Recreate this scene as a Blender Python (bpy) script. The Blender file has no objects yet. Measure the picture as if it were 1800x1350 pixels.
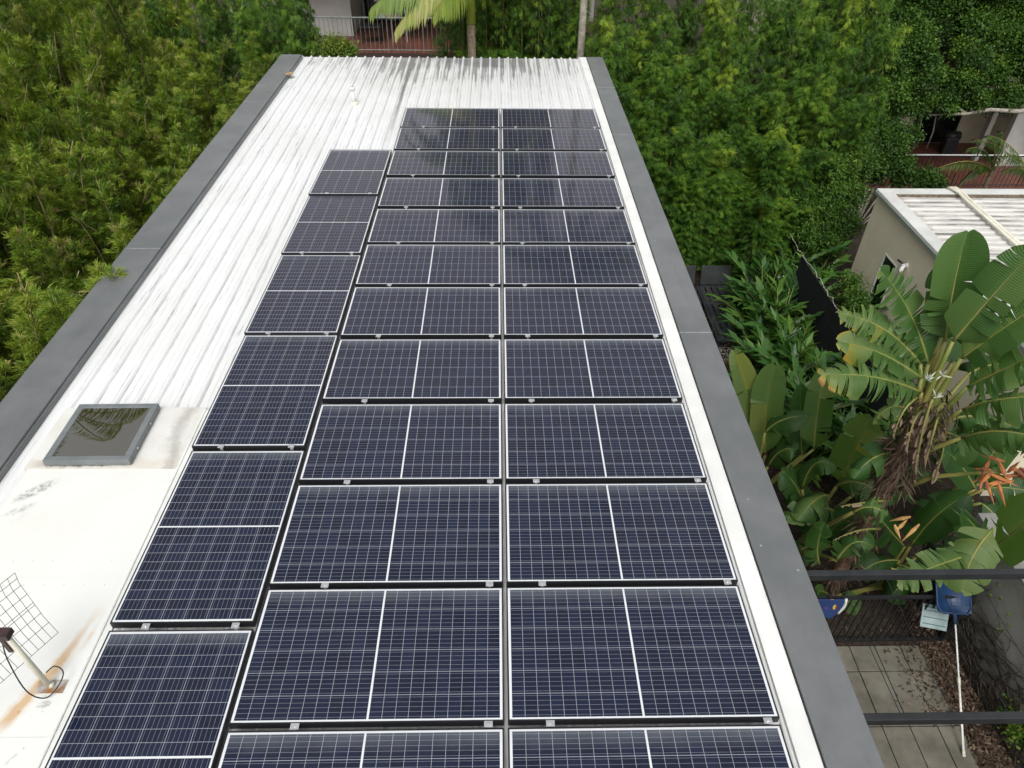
import bpy, math, random
import numpy as np
from mathutils import Vector, Matrix

# ------------------------------------------------------------------ camera, light
S = bpy.context.scene
COL = S.collection
FPX, CX, CY = 1254.96, 900.0, 675.0
CAM = np.array([-0.0599, -13.4149, 4.5281])
_p, _yaw, _roll = 0.6950, 0.0270, 0.0150
_fw = np.array([math.sin(_yaw)*math.cos(_p), math.cos(_yaw)*math.cos(_p), -math.sin(_p)])
_rt = np.array([math.cos(_yaw), -math.sin(_yaw), 0.0])
_up = np.cross(_rt, _fw)
_r2 = math.cos(_roll)*_rt + math.sin(_roll)*_up
_u2 = -math.sin(_roll)*_rt + math.cos(_roll)*_up
cd = bpy.data.cameras.new('camera')
cam = bpy.data.objects.new('camera', cd); COL.objects.link(cam)
cd.sensor_width = 36.0; cd.lens = FPX/1800*36; cd.clip_start = 0.05; cd.clip_end = 2000
cam.matrix_world = Matrix(((_r2[0], _u2[0], -_fw[0], CAM[0]), (_r2[1], _u2[1], -_fw[1], CAM[1]),
                           (_r2[2], _u2[2], -_fw[2], CAM[2]), (0, 0, 0, 1)))
S.camera = cam

SUN_EL, SUN_AZ = math.radians(54), math.radians(186)      # azimuth clockwise from +y
w = bpy.data.worlds.new('World'); S.world = w; w.use_nodes = True
nt = w.node_tree; nt.nodes.clear()
sky = nt.nodes.new('ShaderNodeTexSky'); sky.sky_type = 'NISHITA'; sky.sun_disc = False
sky.sun_elevation = SUN_EL; sky.sun_rotation = SUN_AZ
sky.air_density = 1.0; sky.dust_density = 4.0; sky.ozone_density = 1.0
hs = nt.nodes.new('ShaderNodeHueSaturation'); hs.inputs['Saturation'].default_value = 0.12
tc = nt.nodes.new('ShaderNodeTexCoord'); cn = nt.nodes.new('ShaderNodeTexNoise')
cn.inputs['Scale'].default_value = 2.2; cn.inputs['Detail'].default_value = 4
cr = nt.nodes.new('ShaderNodeMapRange'); cr.inputs[1].default_value = .3; cr.inputs[2].default_value = .7
cr.inputs[3].default_value = .8; cr.inputs[4].default_value = 1.25
mul = nt.nodes.new('ShaderNodeVectorMath'); mul.operation = 'SCALE'
bg = nt.nodes.new('ShaderNodeBackground'); bg.inputs[1].default_value = 0.135
wo = nt.nodes.new('ShaderNodeOutputWorld')
nt.links.new(sky.outputs[0], hs.inputs['Color']); nt.links.new(hs.outputs[0], mul.inputs[0])
nt.links.new(tc.outputs['Generated'], cn.inputs['Vector']); nt.links.new(cn.outputs[0], cr.inputs[0])
nt.links.new(cr.outputs[0], mul.inputs['Scale']); nt.links.new(mul.outputs[0], bg.inputs[0])
nt.links.new(bg.outputs[0], wo.inputs[0])
sl = bpy.data.lights.new('sun', 'SUN'); sl.energy = 1.25; sl.angle = math.radians(28); sl.color = (1, .96, .9)
so = bpy.data.objects.new('sun', sl); COL.objects.link(so)
sd = Vector((math.sin(SUN_AZ)*math.cos(SUN_EL), math.cos(SUN_AZ)*math.cos(SUN_EL), math.sin(SUN_EL)))
so.rotation_euler = (-sd).to_track_quat('-Z', 'Y').to_euler()
S.view_settings.view_transform = 'Standard'; S.view_settings.look = 'None'
S.view_settings.exposure = 0.37; S.view_settings.gamma = 1

GZ = -4.9            # garden ground; z = 0 is the top of the solar panels

# ------------------------------------------------------------------ helpers
def at(u, v, **k):
    """world point that the photograph's pixel (u, v) shows on the plane x=, y= or z="""
    d = _fw + _r2*(u-CX)/FPX - _u2*(v-CY)/FPX
    (a, val), = k.items(); i = 'xyz'.index(a)
    return CAM + (val-CAM[i])/d[i]*d

class MB:
    def __init__(s): s.v = []; s.f = []; s.t = []; s.al = None
    def add(s, vs, fs, tint=0.5):
        n = len(s.v); s.v += [tuple(map(float, q)) for q in vs]
        s.f += [tuple(i+n for i in f) for f in fs]
        s.t += list(tint) if hasattr(tint, '__len__') else [tint]*len(vs)
        return s
    def box(s, x0, x1, y0, y1, z0, z1, M=None, tint=.5):
        vs = [(x, y, z) for x in (x0, x1) for y in (y0, y1) for z in (z0, z1)]
        if M is not None: vs = [tuple(M @ Vector(q)) for q in vs]
        return s.add(vs, [(0,1,3,2), (4,6,7,5), (0,4,5,1), (2,3,7,6), (0,2,6,4), (1,5,7,3)], tint)
    def tube(s, pts, r, n=6, cap=True, tint=.5):
        pts = [np.array(q, float) for q in pts]; m = len(pts)
        rs = r if hasattr(r, '__len__') else [r]*m
        vs = []; fs = []; ref = None
        for i in range(m):
            t = pts[min(i+1, m-1)] - pts[max(i-1, 0)]; t = t/(np.linalg.norm(t)+1e-9)
            if ref is None: ref = np.array([1., 0, 0]) if abs(t[0]) < .8 else np.array([0, 1., 0])
            a = ref - t*(ref@t); a /= np.linalg.norm(a)+1e-9; ref = a; b = np.cross(t, a)
            for k in range(n):
                an = 2*math.pi*k/n; vs.append(pts[i] + rs[i]*(math.cos(an)*a + math.sin(an)*b))
        for i in range(m-1):
            for k in range(n):
                k2 = (k+1) % n; fs.append((i*n+k, i*n+k2, (i+1)*n+k2, (i+1)*n+k))
        if cap: fs.append(tuple(range(n))[::-1]); fs.append(tuple((m-1)*n+k for k in range(n)))
        return s.add(vs, fs, tint)
    def quad(s, a, b, c, d, tint=.5): return s.add([a, b, c, d], [(0, 1, 2, 3)], tint)
    def build(s, name, m, parent=None, smooth=False, bevel=0):
        me = bpy.data.meshes.new(name); me.from_pydata(s.v, [], s.f); me.update()
        at_ = me.attributes.new('tint', 'FLOAT', 'POINT'); at_.data.foreach_set('value', np.array(s.t, np.float32))
        if s.al is not None:
            a2 = me.attributes.new('along', 'FLOAT', 'POINT'); a2.data.foreach_set('value', np.array(s.al, np.float32))
        me.materials.append(m)
        if smooth: me.shade_smooth()
        o = bpy.data.objects.new(name, me); COL.objects.link(o)
        if bevel:
            b = o.modifiers.new('bevel', 'BEVEL'); b.width = bevel; b.segments = 2; b.limit_method = 'ANGLE'
        if parent is not None: o.parent = parent
        return o

def tag(o, label=None, cat=None, group=None, kind=None):
    for k, v in (('label', label), ('category', cat), ('group', group), ('kind', kind)):
        if v: o[k] = v
    return o
def thing(name, label, cat, loc=(0, 0, 0), group=None, rot=(0, 0, 0)):
    o = bpy.data.objects.new(name, None); COL.objects.link(o); o.location = loc; o.rotation_euler = rot
    o.empty_display_size = .2
    return tag(o, label, cat, group)
def dup(root, loc, rot=(0, 0, 0), scale=(1, 1, 1), label=None, group=None):
    r = root.copy(); COL.objects.link(r); r.location = loc; r.rotation_euler = rot; r.scale = scale
    if label: r['label'] = label
    if group: r['group'] = group
    for ch in list(root.children):
        c = ch.copy(); COL.objects.link(c); c.parent = r
        for g in ch.children:
            d = g.copy(); COL.objects.link(d); d.parent = c
    return r

# ------------------------------------------------------------------ materials
class NT:
    def __init__(s, name):
        s.m = bpy.data.materials.new(name); s.m.use_nodes = True; s.t = s.m.node_tree
        s.b = s.t.nodes['Principled BSDF']
    def n(s, ty, **k):
        q = s.t.nodes.new(ty)
        for a, b in k.items(): setattr(q, a, b)
        return q
    def l(s, a, b): s.t.links.new(a, b)
    def val(s, x, sock):
        if isinstance(x, (int, float)): sock.default_value = x
        else: s.l(x, sock)
    def math(s, op, a, b=0.0, c=0.0):
        q = s.n('ShaderNodeMath', operation=op); s.val(a, q.inputs[0]); s.val(b, q.inputs[1]); s.val(c, q.inputs[2]); return q.outputs[0]
    def mix(s, f, a, b):
        q = s.n('ShaderNodeMix', data_type='RGBA'); s.val(f, q.inputs[0])
        for x, i in ((a, 6), (b, 7)):
            if isinstance(x, tuple): q.inputs[i].default_value = (*x, 1)
            else: s.l(x, q.inputs[i])
        return q.outputs[2]
    def noise(s, scale, detail=3, rough=.55, vec=None, stretch=None):
        q = s.n('ShaderNodeTexNoise'); q.inputs['Scale'].default_value = scale; q.inputs['Detail'].default_value = detail
        q.inputs['Roughness'].default_value = rough
        if vec is None: vec = s.n('ShaderNodeTexCoord').outputs['Object']
        if stretch:
            mp = s.n('ShaderNodeMapping'); mp.inputs['Scale'].default_value = stretch; s.l(vec, mp.inputs[0]); vec = mp.outputs[0]
        s.l(vec, q.inputs['Vector']); return q.outputs[0]
    def ramp(s, x, lo, hi):
        q = s.n('ShaderNodeMapRange'); q.interpolation_type = 'SMOOTHSTEP'; s.val(x, q.inputs[0])
        q.inputs[1].default_value = lo; q.inputs[2].default_value = hi; return q.outputs[0]
    def color(s, c):
        if isinstance(c, tuple): s.b.inputs['Base Color'].default_value = (*c, 1)
        else: s.l(c, s.b.inputs['Base Color'])
    def bump(s, h, strength=.3, dist=.01):
        q = s.n('ShaderNodeBump'); q.inputs['Strength'].default_value = strength; q.inputs['Distance'].default_value = dist
        s.l(h, q.inputs['Height']); s.l(q.outputs[0], s.b.inputs['Normal'])
    def set(s, rough=.5, metal=0, spec=.5):
        s.b.inputs['Roughness'].default_value = rough; s.b.inputs['Metallic'].default_value = metal
        s.b.inputs['Specular IOR Level'].default_value = spec; return s

def simple(name, c1, c2=None, scale=8, rough=.6, metal=0, bump=0, bscale=40, spec=.4, lo=.35, hi=.65):
    k = NT(name).set(rough, metal, spec)
    k.color(k.mix(k.ramp(k.noise(scale, 5), lo, hi), c1, c2) if c2 else c1)
    if bump: k.bump(k.noise(bscale, 4), bump, .01)
    return k.m

def leaf_mat(name, cols, rough=.5, trans=.25, spec=.35, stripe=0):
    """cols: list of (position, rgb) over the leaf's own tint, plus a little plant-to-plant change"""
    k = NT(name).set(rough, 0, spec)
    a = k.n('ShaderNodeAttribute'); a.attribute_name = 'tint'
    oi = k.n('ShaderNodeObjectInfo')
    x = k.math('ADD', a.outputs['Fac'], k.math('MULTIPLY', k.math('SUBTRACT', oi.outputs['Random'], .5), .16))
    r = k.n('ShaderNodeValToRGB'); els = r.color_ramp.elements
    while len(els) > 1: els.remove(els[-1])
    els[0].position = cols[0][0]; els[0].color = (*cols[0][1], 1)
    for p_, c in cols[1:]:
        e = els.new(p_); e.color = (*c, 1)
    k.l(x, r.inputs[0]); k.color(r.outputs[0])
    tr = k.n('ShaderNodeBsdfTranslucent'); ms = k.n('ShaderNodeMixShader'); ms.inputs[0].default_value = trans
    br = k.n('ShaderNodeVectorMath', operation='MULTIPLY'); br.inputs[1].default_value = (1.3, 1.4, .6)
    k.l(r.outputs[0], br.inputs[0]); k.l(br.outputs[0], tr.inputs[0])
    out = k.t.nodes['Material Output']; k.l(k.b.outputs[0], ms.inputs[1]); k.l(tr.outputs[0], ms.inputs[2]); k.l(ms.outputs[0], out.inputs[0])
    if stripe:
        al = k.n('ShaderNodeAttribute'); al.attribute_name = 'along'
        wv = k.math('ADD', k.math('MULTIPLY', k.math('SINE', k.math('MULTIPLY', al.outputs['Fac'], stripe)), .5), .5)
        k.bump(k.math('ADD', wv, k.noise(30, 2)), .3, .012)
        vein = k.n('ShaderNodeMix', data_type='RGBA', blend_type='MULTIPLY'); k.l(k.math('MULTIPLY', k.math('MULTIPLY', wv, k.noise(9, 3)), .42), vein.inputs[0]); k.l(r.outputs[0], vein.inputs[6]); vein.inputs[7].default_value = (.55, .6, .5, 1)
        k.color(vein.outputs[2])
    return k.m

M = {}
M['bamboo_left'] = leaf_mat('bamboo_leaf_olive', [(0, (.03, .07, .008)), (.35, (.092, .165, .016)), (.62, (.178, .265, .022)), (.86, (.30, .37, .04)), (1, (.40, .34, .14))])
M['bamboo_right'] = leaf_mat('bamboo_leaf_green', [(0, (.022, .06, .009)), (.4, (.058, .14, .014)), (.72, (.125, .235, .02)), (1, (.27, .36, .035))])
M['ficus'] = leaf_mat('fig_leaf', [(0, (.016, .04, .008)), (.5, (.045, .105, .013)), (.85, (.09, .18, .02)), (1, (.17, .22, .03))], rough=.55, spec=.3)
M['ginger'] = leaf_mat('ginger_leaf', [(0, (.02, .06, .014)), (.5, (.045, .125, .022)), (1, (.10, .20, .03))], rough=.42, spec=.4)
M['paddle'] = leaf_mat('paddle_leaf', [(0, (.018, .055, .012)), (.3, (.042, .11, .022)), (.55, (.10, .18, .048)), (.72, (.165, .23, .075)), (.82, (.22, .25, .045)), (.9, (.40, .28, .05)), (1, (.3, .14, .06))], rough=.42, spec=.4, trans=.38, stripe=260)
M['palm'] = leaf_mat('palm_leaf', [(0, (.03, .07, .012)), (.5, (.12, .20, .02)), (.8, (.24, .29, .04)), (1, (.42, .36, .18))], rough=.45)
M['culm'] = simple('bamboo_culm', (.13, .11, .04), (.28, .23, .12), 6, .55)
M['culm_green'] = simple('green_culm', (.05, .065, .02), (.12, .12, .045), 6, .55)
M['bark'] = simple('bark', (.10, .075, .05), (.2, .16, .11), 14, .85, bump=.5)
M['pale_bark'] = simple('pale_bark', (.2, .18, .15), (.33, .3, .25), 9, .8, bump=.4)
M['fibre'] = simple('leaf_base_fibre', (.05, .03, .018), (.17, .1, .06), 16, .9, bump=.8, bscale=60)
M['petiole'] = simple('petiole', (.16, .2, .045), (.24, .21, .06), 4, .5)
def capping_mat():
    k = NT('charcoal_capping').set(.34, 0, .5)
    ob = k.n('ShaderNodeTexCoord').outputs['Object']
    base = k.mix(k.ramp(k.noise(1.3, 6, .65), .35, .7), (.115, .123, .127), (.155, .162, .165))
    base = k.mix(k.math('MULTIPLY', k.ramp(k.noise(1.0, 5, .7, ob, (9, 1.2, 2)), .55, .75), .35), base, (.085, .09, .09))
    vo = k.n('ShaderNodeTexVoronoi'); vo.inputs['Scale'].default_value = 5.5; k.l(ob, vo.inputs['Vector'])
    spot = k.math('MULTIPLY', k.math('LESS_THAN', vo.outputs['Distance'], .055), k.ramp(k.noise(3, 2), .5, .6))
    k.color(k.mix(k.math('MULTIPLY', spot, .6), base, (.45, .46, .45)))
    k.l(k.math('ADD', .26, k.math('MULTIPLY', k.noise(4, 5), .22)), k.b.inputs['Roughness'])
    k.bump(k.noise(1.6, 3), .12, .02); return k.m
M['charcoal'] = capping_mat()
M['dark_line'] = simple('dark_matt', (.02, .02, .022), rough=.6)
M['alu'] = simple('aluminium', (.55, .56, .57), (.68, .69, .7), 30, .35, .7)
M['frame_black'] = simple('black_anodised_frame', (.018, .019, .022), rough=.35, metal=.3, spec=.5)
M['render_beige'] = simple('beige_render', (.64, .575, .435), (.69, .625, .475), 1.6, .9, bump=.15, bscale=120)
M['render_grey'] = simple('grey_render', (.17, .17, .16), (.32, .315, .295), 1.1, .9, bump=.15, bscale=90)
M['render_white'] = simple('white_render', (.5, .49, .46), (.58, .57, .54), 1.2, .9, bump=.1, bscale=90)
M['dark_glass'] = simple('dark_glass', (.008, .009, .01), rough=.12, spec=.5)
M['dark_room'] = simple('dark_interior', (.012, .011, .011), (.03, .028, .026), 1.2, .8)
M['black_metal'] = simple('black_powder_coat', (.012, .013, .015), (.02, .021, .023), 6, .45)
M['slate_metal'] = simple('charcoal_beam_paint', (.016, .018, .02), (.024, .026, .028), 4, .45)
M['white_paint'] = simple('white_paint', (.66, .67, .65), (.74, .75, .73), 2.5, .5)
M['pvc'] = simple('cream_pvc', (.58, .56, .46), (.66, .64, .55), 5, .4)
M['rail_green'] = simple('pale_green_rail', (.15, .18, .165), (.2, .235, .21), 6, .5)
M['soil'] = (lambda k: (k.color(k.mix(k.ramp(k.noise(26, 6, .7), .38, .66), (.014, .010, .007), (.07, .046, .03))), k.bump(k.noise(45, 6), .9, .04), k.m)[-1])(NT('soil_and_leaf_litter').set(.95))
M['mulch'] = (lambda k: (k.color(k.mix(k.ramp(k.noise(60, 5, .7), .4, .65), (.03, .022, .016), (.17, .115, .075))), k.bump(k.noise(60, 4), 1, .04), k.m)[-1])(NT('bark_mulch').set(.95))
M['mulch_chip'] = leaf_mat('dry_leaf_chip', [(0, (.03, .02, .013)), (.5, (.08, .052, .034)), (1, (.2, .145, .1))], rough=.8, trans=.05)
M['pebble'] = leaf_mat('pebble', [(0, (.1, .095, .085)), (.5, (.2, .19, .17)), (1, (.42, .4, .37))], rough=.7, trans=0)
M['slab'] = (lambda k: (k.color(k.mix(k.ramp(k.noise(2.2, 7, .65), .3, .72), (.095, .088, .07), (.185, .172, .138))), k.bump(k.noise(120, 3), .2, .004), k.m)[-1])(NT('concrete_slab').set(.85))

def roof_mat():
    k = NT('white_ribbed_steel').set(.38, 0, .5)
    ob = k.n('ShaderNodeTexCoord').outputs['Object']; sp = k.n('ShaderNodeSeparateXYZ'); k.l(ob, sp.inputs[0])
    x, y = sp.outputs[0], sp.outputs[1]
    sx = k.math('SUBTRACT', k.math('FRACT', k.math('ADD', k.math('DIVIDE', x, .2), .5)), .5)      # across one rib, 0 on its axis
    fr = k.math('ABSOLUTE', sx)
    band = lambda q, a0, a1, b0, b1: k.math('MULTIPLY', k.ramp(q, a0, a1), k.math('SUBTRACT', 1.0, k.ramp(q, b0, b1)))
    # thin darker lines along both sides of each rib
    line = k.math('ADD', band(sx, .145, .165, .175, .20), k.math('MULTIPLY', band(k.math('MULTIPLY', sx, -1.0), .135, .155, .165, .19), .8))
    line = k.math('ADD', line, k.math('MULTIPLY', k.ramp(fr, .475, .495), .5))      # darker line along the swage in each pan
    wob = k.ramp(k.noise(1.0, 5, .7, ob, (6, 1.3, 1)), .42, .66)
    far = k.ramp(y, .2, 3.5)
    line = k.math('MULTIPLY', line, k.math('ADD', k.math('ADD', .10, k.math('MULTIPLY', wob, .8)), k.math('MULTIPLY', far, .25)))
    # dark runs gathered in the pans at the far, low end, thinning out uphill
    streak = k.noise(1.0, 5, .66, ob, (15.0, .42, 1))
    mid = k.math('SUBTRACT', 1.0, k.ramp(k.math('ABSOLUTE', k.math('ADD', x, .9)), .5, 3.2))
    bias = k.math('ADD', k.math('MULTIPLY', far, .20), k.math('MULTIPLY', k.math('MULTIPLY', mid, far), .13))
    run = k.math('MULTIPLY', k.ramp(k.math('ADD', streak, bias), .70, .80), k.ramp(y, .1, 1.0))
    run = k.math('MULTIPLY', run, k.math('ADD', .08, k.math('MULTIPLY', k.ramp(fr, .11, .17), .92)))
    film = k.math('MULTIPLY', k.math('MULTIPLY', far, k.ramp(k.noise(1.6, 4), .35, .7)), k.math('ADD', .08, k.math('MULTIPLY', mid, .2)))
    lapd = k.math('ABSOLUTE', k.math('ADD', x, k.math('ADD', 1.925, k.math('MULTIPLY', k.math('SUBTRACT', k.noise(3, 3), .5), .04))))
    lap = k.math('MULTIPLY', k.math('MULTIPLY', k.math('SUBTRACT', 1.0, k.ramp(lapd, .012, .055)), k.ramp(y, -2.4, 1.5)), k.ramp(k.noise(1.0, 4, .6, ob, (3, 1.1, 1)), .28, .5))
    dash = k.math('MULTIPLY', k.math('MULTIPLY', k.ramp(k.noise(1.0, 4, .7, ob, (38, 1.1, 1)), .59, .67), k.ramp(k.noise(1.3, 3), .42, .6)), .6)
    line = k.math('MAXIMUM', k.math('ADD', line, dash), k.math('MULTIPLY', lap, .85))
    gg = k.math('MINIMUM', k.math('ADD', k.math('ADD', k.math('MULTIPLY', run, .66), line), film), .88)
    base = k.mix(k.ramp(k.noise(.9, 5), .3, .7), (.72, .73, .74), (.67, .68, .67))
    k.color(k.mix(gg, base, (.10, .098, .092))); k.bump(k.noise(1.5, 3), .12, .02); return k.m
M['roof'] = roof_mat()

def flat_sheet_mat():
    k = NT('white_flat_sheet').set(.42, 0, .5)
    ob = k.n('ShaderNodeTexCoord').outputs['Object']; sp = k.n('ShaderNodeSeparateXYZ'); k.l(ob, sp.inputs[0])
    x, y = sp.outputs[0], sp.outputs[1]
    def curve_stain(x0, y0, slope, quad, y1, y2, wd):
        # a rust run: |x - (x0 + slope*(y-y0) + quad*(y-y0)^2)| < wd between y1 and y2
        dy = k.math('SUBTRACT', y, y0)
        xc = k.math('ADD', x0, k.math('ADD', k.math('MULTIPLY', dy, slope), k.math('MULTIPLY', k.math('MULTIPLY', dy, dy), quad)))
        d = k.math('ADD', k.math('ABSOLUTE', k.math('SUBTRACT', x, xc)), k.math('MULTIPLY', k.math('SUBTRACT', k.noise(9, 4), .5), .09))
        a = k.math('SUBTRACT', 1.0, k.ramp(d, wd*.2, wd*1.5))
        return k.math('MULTIPLY', k.math('MULTIPLY', a, k.ramp(y, y1, y1+.18)), k.math('SUBTRACT', 1.0, k.ramp(y, y2-.45, y2)))
    s1 = curve_stain(-3.11, -11.0, .36, -.16, -11.32, -10.3, .032)
    s2 = curve_stain(-2.94, -10.7, .12, 0, -10.78, -10.35, .02)
    s3 = k.math('MULTIPLY', curve_stain(-3.11, -11.0, .42, 0, -11.38, -10.6, .06), .45)
    warm = k.math('MULTIPLY', k.ramp(k.noise(1.4, 5, .6), .45, .75), .22)
    base = k.mix(warm, (.69, .70, .675), (.60, .56, .45))
    smud = k.math('MULTIPLY', k.ramp(k.noise(1.0, 5, .65, ob, (2.6, 1.3, 1)), .6, .78), .3)
    base = k.mix(smud, base, (.3, .3, .28))
    def scuff(u, v, rx, ry, ang, st):
        q = at(u, v, z=-.09); dx = k.math('SUBTRACT', x, float(q[0])); dy = k.math('SUBTRACT', y, float(q[1])); ca, sa = math.cos(ang), math.sin(ang)
        e1 = k.math('DIVIDE', k.math('ADD', k.math('MULTIPLY', dx, ca), k.math('MULTIPLY', dy, sa)), rx)
        e2 = k.math('DIVIDE', k.math('SUBTRACT', k.math('MULTIPLY', dy, ca), k.math('MULTIPLY', dx, sa)), ry)
        r2 = k.math('ADD', k.math('MULTIPLY', e1, e1), k.math('MULTIPLY', e2, e2))
        return k.math('MULTIPLY', k.math('MULTIPLY', k.math('SUBTRACT', 1.0, k.ramp(r2, .0, 1.0)), k.ramp(k.noise(26, 5, .7), .38, .62)), st)
    sc_ = k.math('MAXIMUM', k.math('MAXIMUM', scuff(62, 862, .22, .07, .75, .75), scuff(35, 895, .16, .05, .6, .4)), k.math('MAXIMUM', scuff(78, 1238, .06, .03, .2, .7), scuff(20, 1335, .08, .015, 1.0, .4)))
    base = k.mix(sc_, base, (.12, .12, .11))
    rust = k.math('MINIMUM', k.math('ADD', k.math('MULTIPLY', k.math('MAXIMUM', s1, s2), .5), s3), .7)
    k.color(k.mix(rust, base, (.5, .27, .06))); k.bump(k.noise(1.2, 2), .1, .02); return k.m
M['flat'] = flat_sheet_mat()
def flashing_mat():
    k = NT('stained_skylight_flashing').set(.45)
    sp = k.n('ShaderNodeSeparateXYZ'); k.l(k.n('ShaderNodeTexCoord').outputs['Object'], sp.inputs[0]); x, y = sp.outputs[0], sp.outputs[1]
    base = k.mix(k.ramp(k.noise(2.6, 7, .7), .4, .7), (.66, .665, .64), (.60, .59, .54))
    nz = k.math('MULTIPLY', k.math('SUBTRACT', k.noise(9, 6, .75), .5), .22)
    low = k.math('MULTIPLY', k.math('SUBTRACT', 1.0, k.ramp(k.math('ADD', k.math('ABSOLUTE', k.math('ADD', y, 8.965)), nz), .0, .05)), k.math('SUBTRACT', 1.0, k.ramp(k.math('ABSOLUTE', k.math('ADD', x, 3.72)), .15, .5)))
    d = k.math('ABSOLUTE', k.math('ADD', k.math('ADD', x, 2.98), k.math('MULTIPLY', k.math('SINE', k.math('MULTIPLY', y, 5.0)), .06)))
    side = k.math('MULTIPLY', k.math('SUBTRACT', 1.0, k.ramp(k.math('ADD', d, nz), .0, .09)), .42)
    tan = k.math('MULTIPLY', k.math('SUBTRACT', 1.0, k.ramp(k.math('ADD', k.math('ABSOLUTE', k.math('ADD', y, 8.97)), nz), .0, .10)), .25)
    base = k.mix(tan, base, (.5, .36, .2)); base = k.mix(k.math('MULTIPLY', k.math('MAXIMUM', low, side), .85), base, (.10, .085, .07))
    k.color(base); return k.m
M['flashing'] = flashing_mat()

def cell_mat():
    k = NT('photovoltaic_cells')
    ob = k.n('ShaderNodeTexCoord').outputs['Object']; sp = k.n('ShaderNodeSeparateXYZ'); k.l(ob, sp.inputs[0])
    u, v = sp.outputs[0], sp.outputs[1]
    a = k.math('ABSOLUTE', u)
    c = k.math('SUBTRACT', a, .0062)                            # from the central gap outwards
    cw = .0832
    fc = k.math('MULTIPLY', k.math('ABSOLUTE', k.math('SUBTRACT', k.math('FRACT', k.math('DIVIDE', c, cw)), .5)), cw)   # .5*cw on a gap
    col = k.math('GREATER_THAN', fc, cw/2-.0015)
    gap = k.math('LESS_THAN', c, 0.0)
    end = k.math('GREATER_THAN', c, cw*10)
    rw = .1590; r = k.math('DIVIDE', k.math('ADD', v, rw*3), rw)
    fr_ = k.math('FRACT', r)
    fr = k.math('MULTIPLY', k.math('ABSOLUTE', k.math('SUBTRACT', fr_, .5)), rw)
    row = k.math('GREATER_THAN', fr, rw/2-.0018)
    out = k.math('GREATER_THAN', k.math('ABSOLUTE', v), rw*3)
    fb = k.math('MULTIPLY', k.math('ABSOLUTE', k.math('SUBTRACT', k.math('FRACT', k.math('MULTIPLY', fr_, 5.0)), .5)), rw/5)
    bus = k.math('LESS_THAN', fb, .0009)
    white = k.math('MAXIMUM', k.math('MAXIMUM', k.math('MAXIMUM', col, gap), k.math('MAXIMUM', end, row)), out)
    lines = k.math('MAXIMUM', white, k.math('MULTIPLY', bus, .95))
    # each half-cell a slightly different blue
    cb = k.n('ShaderNodeCombineXYZ'); k.l(k.math('FLOOR', k.math('DIVIDE', u, cw)), cb.inputs[0]); k.l(k.math('FLOOR', r), cb.inputs[1])
    oi = k.n('ShaderNodeObjectInfo'); k.l(oi.outputs['Random'], cb.inputs[2])
    wn = k.n('ShaderNodeTexWhiteNoise', noise_dimensions='3D'); k.l(cb.outputs[0], wn.inputs[0])
    blue = k.mix(wn.outputs['Value'], (.0035, .0075, .023), (.0058, .012, .036))
    lc = k.mix(k.math('MAXIMUM', k.math('MAXIMUM', gap, end), out), (.27, .30, .34), (.64, .66, .68))
    lc = k.mix(white, (.20, .22, .26), lc)
    base = k.mix(lines, blue, lc)
    dustn = k.noise(3.0, 5, .65)
    dust = k.math('ADD', k.math('MULTIPLY', k.ramp(dustn, .4, .8), .012), .002)
    # silt left along the low (far) edge of every panel
    ua = k.n('ShaderNodeAttribute'); ua.attribute_type = 'OBJECT'; ua.attribute_name = 'upright'
    low = k.math('ADD', k.math('MULTIPLY', v, k.math('SUBTRACT', 1.0, ua.outputs['Fac'])), k.math('MULTIPLY', k.math('SUBTRACT', u, .366), ua.outputs['Fac']))
    dust_edge = k.math('MULTIPLY', k.ramp(k.math('ADD', low, k.math('MULTIPLY', k.math('SUBTRACT', dustn, .5), .10)), .33, .50), .20)
    base = k.mix(k.math('ADD', dust, dust_edge), base, (.36, .40, .43)); k.color(base)
    k.set(.07, 0, .5); k.b.inputs['Specular Tint'].default_value = (1.0, .88, .81, 1); k.b.inputs['Sheen Weight'].default_value = .055; k.b.inputs['Sheen Roughness'].default_value = .5; k.b.inputs['Sheen Tint'].default_value = (1, .64, .40, 1)
    k.l(k.math('ADD', .04, k.math('MULTIPLY', k.noise(2.0, 4), .07)), k.b.inputs['Roughness'])
    k.bump(k.noise(2.5, 2), .035, .02); return k.m
M['cells'] = cell_mat()

# ------------------------------------------------------------------ setting: ground, paving, gravel
def struct(name, o): o.name = name; return tag(o, kind='structure')
g = MB().quad((-150, -150, GZ), (150, -150, GZ), (150, 150, GZ), (-150, 150, GZ)).build('ground', M['soil']); struct('ground', g)

rng = np.random.default_rng(7); random.seed(7)
pv = MB(); x = 2.42
while x < 6.0:
    for (y0, y1) in ((-8.42, -8.04), (-9.18, -8.43), (-9.94, -9.19), (-10.7, -9.95), (-11.46, -10.71), (-12.2, -11.47)):
        xr = min(x+.366, 6.05)
        pv.box(x, xr-.012, y0, y1-.004, GZ, GZ+.04+rng.uniform(-.003, .003))
    x += .366
struct('paving', pv.build('paving', M['slab'], bevel=.006))
mu = MB().quad((6.05, -12.2, GZ+.03), (6.5, -12.2, GZ+.06), (6.5, -7.4, GZ+.06), (6.05, -8.04, GZ+.03)).build('mulch_bed', M['mulch'])
struct('mulch_bed', mu)

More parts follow.
